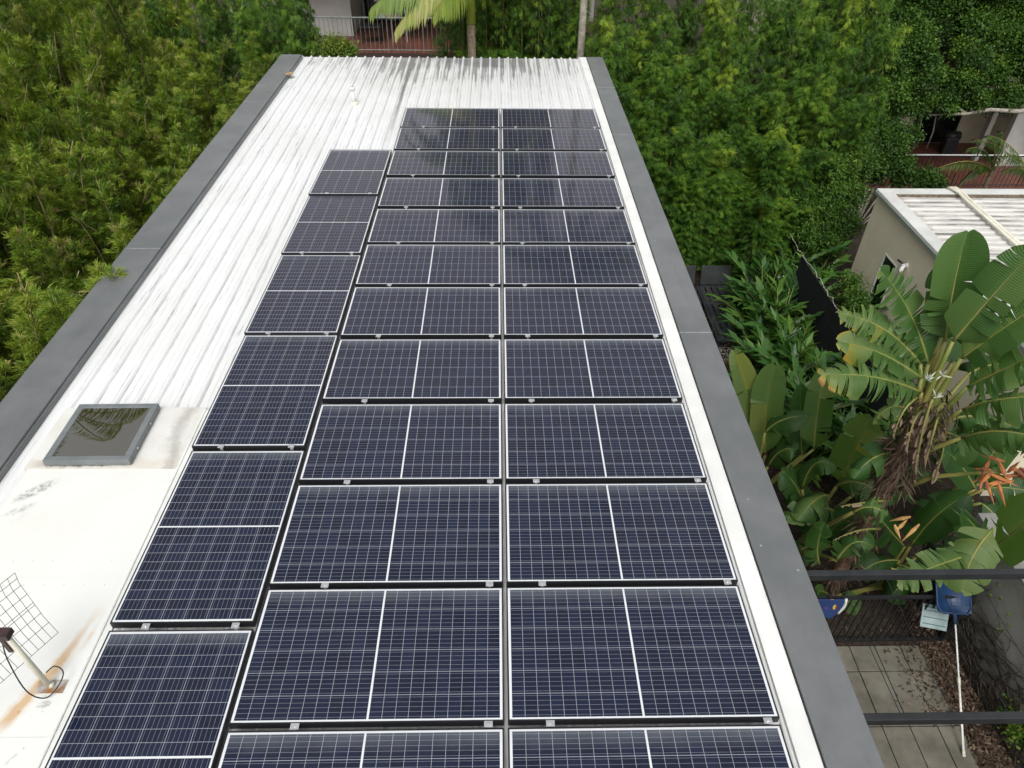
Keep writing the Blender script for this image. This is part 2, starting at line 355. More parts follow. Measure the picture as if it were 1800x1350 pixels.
def scatter_mesh(name, P, D, N, L, W, tint, m, parent=None, fold=.15, taper=.42):
    """one folded rhombic blade per row of P"""
    n = len(P); D = D/np.linalg.norm(D, axis=1, keepdims=True)
    Sd = np.cross(D, N); Sd /= np.linalg.norm(Sd, axis=1, keepdims=True)+1e-9; U = np.cross(Sd, D)
    L = L[:, None]; W = W[:, None]
    V = np.empty((n, 4, 3)); V[:, 0] = P; V[:, 2] = P + D*L - U*L*.12
    V[:, 1] = P + D*L*taper + Sd*W/2 + U*W*fold; V[:, 3] = P + D*L*taper - Sd*W/2 + U*W*fold
    me = bpy.data.meshes.new(name)
    me.vertices.add(n*4); me.vertices.foreach_set('co', V.astype(np.float32).ravel())
    me.loops.add(n*4); me.loops.foreach_set('vertex_index', np.arange(n*4, dtype=np.int32))
    me.polygons.add(n); me.polygons.foreach_set('loop_start', np.arange(0, n*4, 4, dtype=np.int32))
    me.polygons.foreach_set('loop_total', np.full(n, 4, np.int32))
    a = me.attributes.new('tint', 'FLOAT', 'POINT'); a.data.foreach_set('value', np.repeat(tint, 4).astype(np.float32))
    me.update(calc_edges=True); me.validate(); me.materials.append(m)
    o = bpy.data.objects.new(name, me); COL.objects.link(o)
    if parent is not None: o.parent = parent
    return o
def rdir(rng, n, zmin=-1, zmax=1):
    a = rng.uniform(0, 2*np.pi, n); z = rng.uniform(zmin, zmax, n); r = np.sqrt(np.maximum(0, 1-z*z))
    return np.stack([r*np.cos(a), r*np.sin(a), z], 1)

n = 5200
P = np.stack([rng.uniform(6.0, 6.5, n), rng.uniform(-11, -7.3, n), rng.uniform(GZ+.05, GZ+.085, n)], 1)
P2 = np.stack([rng.normal(5.85, .22, 260), rng.uniform(-9.2, -8.05, 260), np.full(260, GZ+.05)], 1)
P3 = np.stack([rng.uniform(2.5, 6.6, 4200), rng.uniform(-8.0, 2.5, 4200), np.full(4200, GZ+.02)], 1)
P = np.concatenate([P, P2, P3]); n = len(P)
lit = scatter_mesh('leaf_litter', P, rdir(rng, n, -.15, .3), rdir(rng, n, .5, 1), rng.uniform(.04, .1, n), rng.uniform(.015, .035, n), rng.random(n), M['mulch_chip'])
tag(lit, 'dry brown leaf litter scattered over soil beside the paving', 'leaf litter', kind='stuff')
n = 5200
pb = MB()
for i in range(2600):
    px_, py_ = (rng.uniform(4.3, 6.05), rng.uniform(-1.35, 1.6))
    s_ = rng.uniform(.012, .024); c_ = np.array([px_, py_, GZ+.01])
    q = [c_ + np.array(d)*s_*rng.uniform(.8, 1.3) for d in ((1, 0, 0), (0, 1, 0), (-1, 0, 0), (0, -1, 0), (0, 0, .8))]
    pb.add(q, [(0, 1, 4), (1, 2, 4), (2, 3, 4), (3, 0, 4)], rng.random())
pe = pb.build('pebbles', M['pebble']); tag(pe, 'pale grey pebbles spread under the black slatted lounge', 'pebbles', kind='stuff')
ed = MB().box(4.2, 6.15, -1.46, -1.38, GZ, GZ+.09).build('garden_edging', M['bark'], bevel=.008)
tag(ed, 'weathered brown timber edging in front of the pebbles', 'garden edging')

# ------------------------------------------------------------------ the house under the panels
house = thing('house', 'low house with white ribbed steel roof and charcoal edge cappings', 'house', (0, 0, GZ))
def hp(name, mb, m, smooth=False, bevel=0, parent=None):
    mb.v = [(a, b, c-GZ) for a, b, c in mb.v] if parent is None else mb.v
    return mb.build(name, m, parent or house, smooth, bevel)
hp('wall', MB().box(-4.6, 2.12, -17, 3.3, GZ, -.26), M['render_grey'])
RZ = -.135
prof = []
xc = -4.4
ribs = [round(-4.4+.2*i, 3) for i in range(32)]
prof.append((-4.46, RZ))
for xc in ribs:
    for dx, dz in ((-.030, 0), (-.022, .012), (-.014, .020), (-.005, .023), (.005, .023), (.014, .020), (.022, .012), (.030, 0)):
        prof.append((xc+dx, RZ+dz))
    if xc < 1.75:
        prof.append((xc+.085, RZ)); prof.append((xc+.092, RZ+.003)); prof.append((xc+.108, RZ+.003)); prof.append((xc+.115, RZ))
prof.append((1.96, RZ))
yf, yn = 3.62, -17
rm = MB(); nP = len(prof)
rm.add([(a, yf, b) for a, b in prof] + [(a, yn, b) for a, b in prof] + [(a, yf, RZ-.02) for a, b in prof],
       [(i, i+1, nP+i+1, nP+i) for i in range(nP-1)] + [(i+1, i, 2*nP+i, 2*nP+i+1) for i in range(nP-1)])
for xc in ribs: rm.tube([(xc, yf-.03, RZ+.004), (xc, yf+.012, RZ+.004), (xc, yf+.03, RZ+.0)], [.024, .024, .014], 8)   # rounded stop ends
roof = hp('roof', rm, M['roof'])
hp('far_gutter', MB().box(-4.4, 1.97, 3.66, 3.8, -.34, -.30).box(-4.4, 1.97, 3.8, 3.82, -.34, -.2), M['charcoal'])
# cappings on the two long sides
sealant = simple('pale_sealant', (.2, .21, .21), (.3, .31, .31), 12, .6)
for nm, x0, x1, y1 in (('left', -4.83, -4.38, 3.51), ('right', 1.955, 2.31, 3.47)):
    c = MB().box(x0, x1, -17, y1, -.3, -.052)
    if nm == 'left': c.box(x1-.0, x1+.02, -17, y1-.02, -.14, -.075)
    cp = hp('capping', c, M['charcoal'], bevel=.006)
    for yj in ((-15.5, -12.0, -7.05, -1.2, 1.35) if nm == 'right' else (-14, -9.6, -5.2, .4)):
        MB().box(x0-.003, x1+.003, yj, yj+.011, -.2-GZ, -.0495-GZ).build('joint_sealant', sealant, cp)
# white flashing strip by the right capping
hp('side_flashing', MB().box(1.80, 1.948, -17, 3.55, -.13, -.078), M['white_paint'], bevel=.004)
hp('inner_shadow_strip', MB().box(1.948, 1.956, -17, 3.45, -.12, -.07), M['dark_line'])  # dark strip drawn in for the shadow line at the capping's inner face
# flat overlay sheets beside the skylight
FZ = RZ+.038
for i, (y0, y1, dz) in enumerate(((-10.17, -8.97, .000), (-11.36, -10.15, .004), (-12.9, -11.34, .008))):
    fs = MB().box(-4.17, -2.86, y0, y1, FZ+dz, FZ+dz+.003)
    for yy in ((-10.0,), (-10.22, -11.18), (-11.41,))[i]:
        for q in range(9):
            xs_ = -4.1+.15*q+(.04 if i else 0); fs.tube([(xs_, yy, FZ+dz), (xs_, yy, FZ+dz+.008)], .007, 6)
    hp('flat_sheet', fs, M['flat'])
hp('flashing_sheet', MB().box(-4.2, -2.86, -9.03, -8.22, FZ-.001, FZ+.0085), M['flashing'])
lip = MB().tube([(-2.865, -8.25, FZ+.006), (-2.865, -12.9, FZ+.012)], .011, 8)
lip.box(-2.872, -2.80, -12.9, -8.25, FZ-.01, FZ+.006)
hp('sheet_lip', lip, M['white_paint'])
# skylight
sk = thing('skylight', 'square grey framed skylight with dark reflective pane on white roof', 'skylight', (-3.655, -8.625, FZ+.006))
sk.rotation_euler = (0, 0, math.radians(.6))
hx, hy, ft, fh = .372, .375, .058, .08
fm = MB()
for a, b in (((-hx, hx), (-hy, -hy+ft)), ((-hx, hx), (hy-ft, hy)), ((-hx, -hx+ft), (-hy+ft, hy-ft)), ((hx-ft, hx), (-hy+ft, hy-ft))):
    fm.box(a[0], a[1], b[0], b[1], .018, fh)
fm.build('frame', simple('grey_blue_frame', (.13, .15, .155), (.17, .185, .19), 6, .4), sk, bevel=.006)
MB().box(-hx+.03, hx-.03, -hy+.03, hy-.03, 0, .05).build('kerb', M['dark_line'], sk)
pk = NT('skylight_glass').set(.02, 0, .9)
pk.color((.035, .03, .012)); pk.b.inputs['IOR'].default_value = 2.3
MB().box(-hx+ft, hx-ft, -hy+ft, hy-ft, .05, .074).build('pane', pk.m, sk)
for q in (-.2, .12): MB().tube([(hx, q, .05), (hx+.008, q, .05)], .009, 8).build('bolt', M['alu'], sk)

# vent pipe on the roof, debris on the capping
b0 = at(622, 181, z=RZ+.03)
vp = thing('vent_pipe', 'short white plastic vent pipe standing on the ribbed roof', 'vent pipe', b0)
MB().tube([(0, 0, -.03), (0, 0, .24)], .036, 14).tube([(0, 0, .24), (0, 0, .29)], .05, 14).build('pipe', M['white_paint'], vp, True)
MB().tube([(0, 0, -.035), (0, 0, .01), (0, 0, .03)], [.085, .08, .045], 14).build('collar', M['pvc'], vp)
db = MB(); r_ = random.Random(3)
c0 = at(509, 130, z=-.05)
nn = 14
ring = [(c0[0]+.085*math.cos(6.283*i/nn)*r_.uniform(.75, 1.1), c0[1]+.11*math.sin(6.283*i/nn)*r_.uniform(.75, 1.1)) for i in range(nn)]
db.add([(a, b, -.05) for a, b in ring]+[(a*.94+c0[0]*.06, b*.94+c0[1]*.06, -.036) for a, b in ring]+[(c0[0], c0[1], -.03)],
       [(i, (i+1) % nn, nn+(i+1) % nn, nn+i) for i in range(nn)]+[(nn+i, nn+(i+1) % nn, 2*nn) for i in range(nn)])
tag(db.build('debris_patch', simple('tan_debris', (.22, .15, .07), (.4, .3, .18), 25, .9, bump=.6)), 'tan patch of dry debris on the far left capping corner', 'debris')

# ------------------------------------------------------------------ solar panels
PL, PW, PT = 1.728, .998, .06  # frame made extra deep: its black face also stands in for gap shade
pan = thing('solar_panel', 'x', 'solar panel')
fr = MB(); fw = .0095; hx, hy = PL/2, PW/2
fr.box(-hx, hx, -hy, -hy+fw, -PT, 0); fr.box(-hx, hx, hy-fw, hy, -PT, 0)
fr.box(-hx, -hx+fw, -hy+fw, hy-fw, -PT, 0); fr.box(hx-fw, hx, -hy+fw, hy-fw, -PT, 0)
fr.build('frame', M['frame_black'], pan)
MB().box(-hx+fw, hx-fw, -hy+fw, hy-fw, -.012, -.0025).build('cells', M['cells'], pan)
def clamp_mb(mb, x, y):
    mb.box(x-.027, x+.027, y-.019, y+.019, .0015, .0065); mb.box(x-.012, x+.012, y-.008, y+.008, -.09, .0015)
    mb.tube([(x, y, .006), (x, y, .013)], .0075, 8); return mb
rows = [-.039, -1.018, -2.024, -3.058, -4.131, -5.143, -6.164, -7.193, -8.247, -9.289, -10.308, -11.337, -12.37]
ordn = ['farthest', 'second', 'third', 'fourth', 'fifth', 'sixth', 'seventh', 'eighth', 'ninth', 'tenth', 'eleventh', 'nearest']
jobs = []
for k in range(12):
    cy = (rows[k]+rows[k+1])/2+.004
    for sgn, side in ((-1, 'left'), (1, 'right')):
        if k == 0: t = f'black solar panel in the farthest row, {side} of the long central seam'
        elif k == 11: t = f'solar panel cut off by the bottom of the picture, {side} of the long central seam'
        else: t = f'solar panel in {ordn[k]} row from the far end, {side} of long central seam'
        rx = (-1.33, -.12) if sgn < 0 else (.27, 1.65)
        jobs.append((sgn*(PL/2+.0125)+.0028*(-cy-6)*-1*.6, cy, 0, t, 'landscape solar panels in two columns', rx, rows[k+1]))
ps = [-2.02, -3.708, -5.42, -7.142, -8.862, -10.635, -12.39]
po = ['farthest', 'second', 'third', 'fourth', 'fifth', 'nearest']
for k in range(6):
    t = (f'upright solar panel in the left column, {po[k]} of it' + (', cut off by picture edge' if k == 5 else '')) if k in (0, 5) \
        else f'upright solar panel in the left column, {po[k]} from its far end'
    jobs.append((-2.272, (ps[k]+ps[k+1])/2+.006, math.pi/2, t, 'upright solar panels in the left column', (-2.51, -1.89), ps[k+1]))
TILT = math.radians(1.1)
for i, (cx, cy, rz, t, gname, rx, yc) in enumerate(jobs):
    r = pan if i == 0 else dup(pan, (cx, cy, 0), (0, 0, rz), label=t, group=gname)
    if i == 0: pan.location = (cx, cy, 0); tag(pan, t, group=gname)
    for ch in r.children: ch['upright'] = 1.0 if rz else 0.0
    r.rotation_euler = (0, TILT, rz) if rz else (-TILT, 0, 0)      # each panel dips slightly to the far end
    jobs[i] = (r, cx, cy, rz, rx, yc)
for r, cx, cy, rz, rx, yc in jobs:                       # clamps after copying, each a part of its panel
    for xx in rx:
        lx, ly = xx-cx, yc-cy
        if rz: lx, ly = ly, -lx
        mb = MB()
        if rz: mb.box(lx-.021, lx+.021, ly-.026, ly+.026, .0015, .0065); mb.box(lx-.008, lx+.008, ly-.012, ly+.012, -.09, .0015); mb.tube([(lx, ly, .006), (lx, ly, .013)], .0075, 8)
        else: clamp_mb(mb, lx, ly)
        mb.build('clamp', M['alu'], r)
# ------------------------------------------------------------------ aerial at the near left
bp = at(88, 1207, z=FZ+.01)
an = thing('tv_antenna', 'small grid reflector television antenna on cream mast at roof edge', 'antenna', (bp[0], bp[1], FZ+.005))
MB().box(-.085, .10, -.045, .045, 0, .008).build('base_plate', simple('rusty_plate', (.5, .5, .48), (.32, .16, .06), 9, .5, .3), an)
top = at(12, 1108, x=bp[0]-.02)
mh = top[2]-FZ
MB().tube([(0, 0, .02), (-.01, 0, mh*.5), (-.02, 0.0, mh+.02)], [.017, .019, .019], 12).tube([(.01, 0, .008), (.012, .01, .035)], .02, 8).build('mast', M['pvc'], an, True)
zb = FZ+mh*.46
c1 = at(92, 1105, z=zb); c2 = at(0, 1185, z=zb)
d_ = (c2-c1); d_[2] = 0; Lg = np.linalg.norm(d_); d_ /= Lg; d_ = np.array([d_[0], d_[1], 0])
nrm = np.array([-d_[1], d_[0], 0.]);
if nrm[1] < 0: nrm = -nrm
o_ = c1-np.array([bp[0], bp[1], FZ+.005]); GH = .66; GL = .8
gr_ = MB()
def gp(a, h):
    b = 0.06*max(0, h-GH*.78)/(GH*.22)+.06*max(0, GH*.22-h)/(GH*.22)
    return o_ + d_*a + np.array([0, 0, h]) - nrm*b
for i in range(18): gr_.tube([gp(GL*i/17, h) for h in (0, GH*.22, GH*.5, GH*.78, GH)], .0016, 5)
for h in (0, GH*.14, GH*.28, GH*.42, GH*.46, GH*.6, GH*.74, GH*.88, GH): gr_.tube([gp(0, h), gp(GL, h)], .0018, 5)
gr_.build('reflector_grid', M['black_metal'], an)
MB().box(-.05, .02, -.035, .03, mh-.02, mh+.025).box(-.16, -.05, -.015, .015, mh-.015, mh+.015).box(-.045, -.02, -.03, -.01, mh-.16, mh-.02).tube([(-.05, 0, mh), (-.3, -.14, mh+.02)], .012, 6).build('head_clamp', simple('dark_brown_plastic', (.03, .018, .018), (.06, .03, .03), 10, .5), an)
cbl = [(-.06, .0, mh-.06), (-.09, -.03, mh*.62), (-.06, -.09, mh*.2), (.02, -.09, .03), (.08, -.02, .05), (.1, .05, .10), (.05, .07, .14), (.0, .03, .12)]
pts = []
for i in range(len(cbl)-1):
    p0 = np.array(cbl[max(i-1, 0)]); p1 = np.array(cbl[i]); p2 = np.array(cbl[i+1]); p3 = np.array(cbl[min(i+2, len(cbl)-1)])
    for t in np.linspace(0, 1, 6, endpoint=False): pts.append(.5*((2*p1)+(-p0+p2)*t+(2*p0-5*p1+4*p2-p3)*t*t+(-p0+3*p1-3*p2+p3)*t**3))
MB().tube(pts, .0042, 6).build('cable', M['black_metal'], an, True)

# ------------------------------------------------------------------ bamboo
def bamboo(name, rng, H, nculm, R, lean, start, branch, leafL, leafW, up, droop, m, bare=0, per=12, brs=4, tone=(.4, .18), clust=.16, step=.3, fan=.34):
    P, D, N, L, W, T = [], [], [], [], [], []
    stems = MB()
    for c in range(nculm):
        a = rng.uniform(0, 2*np.pi); r = R*math.sqrt(rng.random())
        base = np.array([r*math.cos(a), r*math.sin(a), 0.])
        a2 = a + rng.normal(0, .5); h = H*rng.uniform(.72, 1.0)
        out = np.array([math.cos(a2), math.sin(a2), 0.])*lean*rng.uniform(.2, 1.0)*H
        nod = np.array([math.cos(a2), math.sin(a2), 0.])*rng.uniform(.0, .35)
        ct = rng.normal(tone[0], tone[1]*.55)
        pos = lambda t: base + out*t**2 + nod*max(0, t-.8)/.2 + np.array([0, 0, h*(t-.08*max(0, t-.8)/.2*t)])
        isbare = c < bare
        tt = np.linspace(0, 1, 10)
        stems.tube([pos(t) for t in tt], [.017*(1-.8*t)+.003 for t in tt], 5, tint=rng.random())
        nn = int(h/step)
        for k in range(int(nn*start), nn):
            t = (k+rng.uniform(-.3, .3))/nn; p0 = pos(t)
            tp = min(1.0, (1.04-t)/.5)                 # branches shorten to the tip
            nb = brs if not isbare else (1 if rng.random() < .35 else 0)
            for b in range(nb):
                ba = rng.uniform(0, 2*np.pi); el = rng.normal(up, .3)
                bd = np.array([math.cos(ba)*math.cos(el), math.sin(ba)*math.cos(el), math.sin(el)])
                bl = branch*rng.uniform(.5, 1.15)*(.22+.78*tp)
                if b == 0 and bl > .3 and rng.random() < .25: stems.tube([p0, p0+bd*bl*.7], [.004, .0015], 3, cap=False, tint=rng.random())
                q = rng.integers(int(per*.7), int(per*1.3)+1)
                s_ = (1-.62*rng.random(q)**1.6)[:, None]
                pts = p0 + bd*bl*s_ + np.array([0, 0, -droop*.35])*bl*s_**2 + rng.normal(0, .018, (q, 3))
                dd = bd + rng.normal(0, fan, (q, 3)) + np.array([0, 0, -droop])*rng.uniform(.5, 1.3, (q, 1))
                P.append(pts); D.append(dd); N.append(rng.normal(0, .4, (q, 3))+np.array([0, 0, 1.]))
                L.append(leafL*rng.uniform(.65, 1.2, q)); W.append(leafW*rng.uniform(.75, 1.2, q))
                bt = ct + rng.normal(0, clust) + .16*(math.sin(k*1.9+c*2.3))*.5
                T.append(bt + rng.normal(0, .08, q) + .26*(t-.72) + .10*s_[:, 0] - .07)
    P, D, N = np.concatenate(P), np.concatenate(D), np.concatenate(N)
    root = thing(name, 'x', 'bamboo')
    scatter_mesh('foliage', P, D, N, np.concatenate(L), np.concatenate(W), np.clip(np.concatenate(T), 0, 1), m, root)
    stems.build('stems', M['culm'] if bare else M['culm_green'], root)
    return root

BL = []
for i in range(4):
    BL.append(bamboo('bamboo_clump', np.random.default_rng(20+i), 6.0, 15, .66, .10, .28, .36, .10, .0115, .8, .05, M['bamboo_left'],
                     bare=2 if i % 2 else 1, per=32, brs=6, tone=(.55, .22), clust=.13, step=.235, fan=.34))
BR = []
for i in range(4):
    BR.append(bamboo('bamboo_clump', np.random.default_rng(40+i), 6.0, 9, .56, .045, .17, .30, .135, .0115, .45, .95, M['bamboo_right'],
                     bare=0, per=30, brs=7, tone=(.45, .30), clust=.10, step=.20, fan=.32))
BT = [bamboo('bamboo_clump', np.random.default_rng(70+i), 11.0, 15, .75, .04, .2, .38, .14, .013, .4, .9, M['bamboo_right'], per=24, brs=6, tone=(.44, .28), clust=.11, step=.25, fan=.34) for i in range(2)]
usedp = set()
def plant(proto, x, y, top, label, group, sxy=1.0, H=6.0, rngz=random):
    H = 11.0 if proto in BT else 6.0
    z = (top-GZ)/H; loc = (x, y, GZ); rot = (0, 0, rngz.uniform(0, 6.28)); sc = (sxy, sxy, z)
    if id(proto) not in usedp:
        usedp.add(id(proto)); proto.location = loc; proto.rotation_euler = rot; proto.scale = sc
        tag(proto, label, group=group); return proto
    return dup(proto, loc, rot, sc, label, group)
rr = random.Random(11)
def rowplant(protos, pts, label, group, jit=.22, jt=.35, s=(.92, 1.12)):
    for x, y, top in pts:
        plant(rr.choice(protos), x+rr.uniform(-jit, jit), y+rr.uniform(-jit, jit), top+rr.uniform(-jt, jt), label, group, rr.uniform(*s), rngz=rr)
fr_ = lambda a, b, st: np.arange(a, b, st)
rowplant(BL, [(-6.05, y, .15+.03*(y+9)) for y in fr_(-10.6, 4.2, .8)], 'olive bamboo clump in the front row, leaning over left charcoal capping', 'front row of the left bamboo hedge', jit=.15)
rowplant(BL, [(-7.2, y, 1.0) for y in fr_(-8.6, 4.6, .95)], 'yellow-green bamboo clump in the second row behind the left hedge front', 'second row of the left bamboo hedge')
rowplant(BL, [(-8.5, y, 2.2) for y in fr_(-6.4, 6.2, 1.05)], 'tall olive bamboo clump in the third row of left hedge', 'third row of the left bamboo hedge', jt=.5)
rowplant(BL, [(-10.0, y, 3.1) for y in fr_(-5.0, 9, 1.1)], 'tall bamboo clump at the back of the left hedge', 'rear row of the left bamboo hedge', jt=.5)
rowplant(BR, [(-5.3, 4.6, .6), (-6.1, 5.2, 1.2), (-5.2, 5.7, 1.3), (-6.9, 6.2, 1.7), (-6.0, 6.8, 1.6), (-5.3, 7.2, 1.4), (-7.6, 5.2, 1.6), (-8.3, 7.2, 1.9), (-7.0, 8.0, 1.8), (-6.0, 8.6, 1.6)],
         'dark green bamboo clump beyond the far left roof corner', 'bamboo by the far left roof corner', jit=.1, jt=.2, s=(.85, 1.0))
rowplant(BR, [(x, 5.3, .1) for x in (-.75, .0, .8, 1.4)] + [(1.9, 6.4, 2.0)] + [(2.5, 5.6, .4), (2.4, 7.4, 1.6), (-.6, 4.15, .1), (.15, 4.3, .1)],
         'bamboo clump behind the far edge of the ribbed roof', 'bamboo behind the far roof edge', jit=.12, jt=.25)
rowplant(BT, [(-.9, 6.2, 5.6), (-.1, 6.4, 6.4), (.8, 6.3, 6.0), (-.3, 7.4, 6.8), (.6, 7.5, 6.6)], 'very tall bamboo clump behind the middle of the far roof edge', 'tall bamboo behind the middle of the far roof edge', jit=.1, jt=.2, s=(.85, .95))
rowplant(BR, [(3.5, 2.1, -1.0), (4.2, 2.4, -.8), (4.7, 1.9, -1.7), (5.7, 2.1, -1.6), (6.4, 2.1, -2.0), (5.0, 2.8, -1.1), (5.8, 3.0, -.7), (6.6, 2.9, -1.2), (7.3, 3.2, -.9), (8.0, 3.2, -1.8), (3.3, 3.7, -.6)],
         'green bamboo clump in the front of the right-hand grove', 'front row of the right bamboo grove', jit=.15, jt=.4)
rowplant(BR, [(3.2+.82*i, 4.0+.1*(i % 3), .2) for i in range(7)], 'green bamboo clump in the middle of the right-hand grove', 'middle row of the right bamboo grove', jt=.5)
rowplant(BR, [(2.9+.9*i, 5.3+.15*(i % 2), 1.3) for i in range(8)] , 'tall bamboo clump toward the rear of the right-hand grove', 'rear row of the right bamboo grove', jt=.5)
rowplant(BR, [(3.4+1.0*i, 6.7, 2.1) for i in range(7)], 'tall dark bamboo clump at the very back of the right-hand grove', 'last row of the right bamboo grove', jt=.4)

# ------------------------------------------------------------------ broad-leaved trees and shrubs
def broadleaf(name, label, cat, loc, rng, blobs, leafL, leafW, n_per, m, trunk, group=None, tone=(.45, .2), bark='pale_bark'):
    """blobs: (x, y, z, rx, ry, rz) lobes relative to the base; leaves sit in small sprays through each lobe"""
    root = thing(name, label, cat, loc, group)
    P, D, N, T = [], [], [], []
    small = []
    for (bx, by, bz, rx, ry, rz) in blobs:
        for _ in range(5):
            d = rdir(rng, 1)[0]*rng.uniform(.45, 1.0); f = rng.uniform(.36, .6)
            small.append((bx+d[0]*rx, by+d[1]*ry, bz+d[2]*rz, rx*f, ry*f, rz*f))
    for (bx, by, bz, rx, ry, rz) in small:
        lt = rng.normal(0, .13)
        k = int(n_per*(rx*ry*rz)**.55)
        d = rdir(rng, k); rad = rng.uniform(.35, 1.05, k)**.6
        c = np.array([bx, by, bz]) + d*rad[:, None]*np.array([rx, ry, rz])
        keep = rng.random(k) < .9; c = c[keep]; d = d[keep]; k = len(c)
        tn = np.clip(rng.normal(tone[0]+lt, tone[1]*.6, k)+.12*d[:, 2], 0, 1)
        q = 14
        off = rng.normal(0, .085, (k, q, 3)); dd = d[:, None, :]*.6 + rng.normal(0, .6, (k, q, 3)) + np.array([0, 0, .05])
        P.append((c[:, None, :]+off).reshape(-1, 3)); D.append(dd.reshape(-1, 3))
        N.append((d[:, None, :]*.5+np.array([0, 0, .8])+rng.normal(0, .35, (k, q, 3))).reshape(-1, 3))
        T.append((tn[:, None]+rng.normal(0, .1, (k, q))).ravel())
    P = np.concatenate(P); n = len(P)
    scatter_mesh('crown', P, np.concatenate(D), np.concatenate(N), leafL*rng.uniform(.7, 1.25, n), leafW*rng.uniform(.8, 1.2, n), np.clip(np.concatenate(T), 0, 1), m, root, taper=.5)
    tm = MB()
    for pts, r0 in trunk:
        k = len(pts); tm.tube(pts, [r0*(1-.75*i/(k-1)) for i in range(k)], 8)
    tm.build('trunk', M[bark], root, True)
    return root
g = np.random.default_rng(5)
def limbs(rng, n, h0, h1, spread, r):
    out = []
    for i in range(n):
        a = rng.uniform(0, 6.28); s = spread*rng.uniform(.4, 1)
        out.append(([(0.06*math.cos(a), .06*math.sin(a), 0), (.25*s*math.cos(a), .25*s*math.sin(a), h0), (.6*s*math.cos(a+.2), .6*s*math.sin(a+.2), (h0+h1)/2), (s*math.cos(a+.3), s*math.sin(a+.3), h1)], r))
    return out
# fig tree spreading over the far right building
lob = []
for (u, v, y, r) in ((1560, 40, 8.2, .85), (1600, 70, 7.6, .75), (1680, 30, 8.4, 1.0), (1760, 60, 8.2, 1.1), (1700, 110, 7.4, .8), (1790, 20, 9.0, 1.2), (1640, 10, 9, 1.0),
                     (1780, 120, 7.4, .7), (1620, 135, 7.0, .55), (1560, 110, 6.9, .5), (1690, 160, 6.8, .55), (1640, 175, 6.6, .42), (1760, 170, 6.9, .4), (1585, 190, 6.6, .36), (1560, 225, 6.2, .34), (1600, 235, 6.0, .22), (1545, 255, 6.0, .34), (1665, 185, 6.6, .3), (1715, 178, 6.7, .3), (1850, 60, 8, 1.3), (1850, 150, 7.5, .7), (1720, -60, 8.8, 1.3), (1590, -50, 8.8, 1.0)):
    p_ = at(u, v, y=y-.3); lob.append((p_[0]-17, p_[1]-8, p_[2]-GZ, r, r, r*.72))
tr = [([(0, 0, 0), (.1, .1, 1.6), (-.4, .3, 3.2), (-1.0, .8, 4.6)], .22), ([(0, .1, 0), (.3, .4, 2.2), (.5, .9, 4.3)], .18)]
pa = [at(u, v, y=6.2)-np.array([17, 8, GZ]) for u, v in ((1830, 190), (1790, 196), (1740, 193), (1700, 200), (1660, 201), (1610, 204))]
tr.append((pa, .075))
tr.append(([pa[3]+np.array([0, .03, 0]), at(1685, 190, y=6.3)-np.array([17, 8, GZ]), at(1665, 180, y=6.5)-np.array([17, 8, GZ])], .03))
for u, v, u2, v2 in ((1622, 200, 1600, 275), (1645, 205, 1628, 262), (1530, 60, 1500, 125), (1545, 40, 1535, 110), (1552, 60, 1530, 112), (1590, 100, 1560, 150), (1578, 95, 1552, 140), (1540, 20, 1546, 90), (1600, 105, 1565, 145)):
    a_, b_ = at(u, v, y=6.6)-np.array([17, 8, GZ]), at(u2, v2, y=6.5)-np.array([17, 8, GZ])
    tr.append(([a_, (a_+b_)/2+np.array([.05, 0, .03]), b_], .022))
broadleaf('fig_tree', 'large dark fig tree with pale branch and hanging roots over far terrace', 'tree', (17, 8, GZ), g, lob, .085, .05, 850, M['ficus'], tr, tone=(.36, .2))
def shrub(nm, label, spots, base, n_per, leafL, leafW, tone, group=None, lim=5):
    bx, by = base; lb = []
    for (u, v, y, r) in spots:
        p_ = at(u, v, y=y); lb.append((p_[0]-bx, p_[1]-by, p_[2]-GZ, r, r, r*.9))
    t_ = [([(0, 0, 0), (l[0]*.35, l[1]*.35, l[2]*.5), (l[0]*.9, l[1]*.9, l[2]*.95)], .035) for l in lb[:lim+4]]
    return broadleaf(nm, label, 'shrub', (bx, by, GZ), g, lb, leafL, leafW, n_per, M['ficus'], t_, group, tone)
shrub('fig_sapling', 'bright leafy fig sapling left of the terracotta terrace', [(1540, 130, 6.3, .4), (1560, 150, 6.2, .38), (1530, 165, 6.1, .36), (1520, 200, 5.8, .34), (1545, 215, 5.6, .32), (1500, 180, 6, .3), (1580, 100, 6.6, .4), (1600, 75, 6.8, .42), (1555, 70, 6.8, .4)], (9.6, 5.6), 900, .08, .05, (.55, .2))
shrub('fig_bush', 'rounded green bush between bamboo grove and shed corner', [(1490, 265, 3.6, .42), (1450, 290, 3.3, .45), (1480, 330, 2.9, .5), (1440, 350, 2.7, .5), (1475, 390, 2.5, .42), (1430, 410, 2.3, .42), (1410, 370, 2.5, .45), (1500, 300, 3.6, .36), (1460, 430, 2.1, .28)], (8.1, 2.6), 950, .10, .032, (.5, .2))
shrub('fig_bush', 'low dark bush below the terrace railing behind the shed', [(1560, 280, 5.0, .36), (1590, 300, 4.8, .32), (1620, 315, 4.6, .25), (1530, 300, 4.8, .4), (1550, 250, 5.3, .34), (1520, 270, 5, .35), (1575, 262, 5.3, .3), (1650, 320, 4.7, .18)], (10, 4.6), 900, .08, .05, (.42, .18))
shrub('yellow_bush', 'small yellow-green bush by the far left of the ribbed roof', [(592, 84, 4.6, .24), (606, 90, 4.5, .2), (583, 92, 4.5, .18)], (-3.9, 4.6), 1500, .07, .03, (.85, .12))
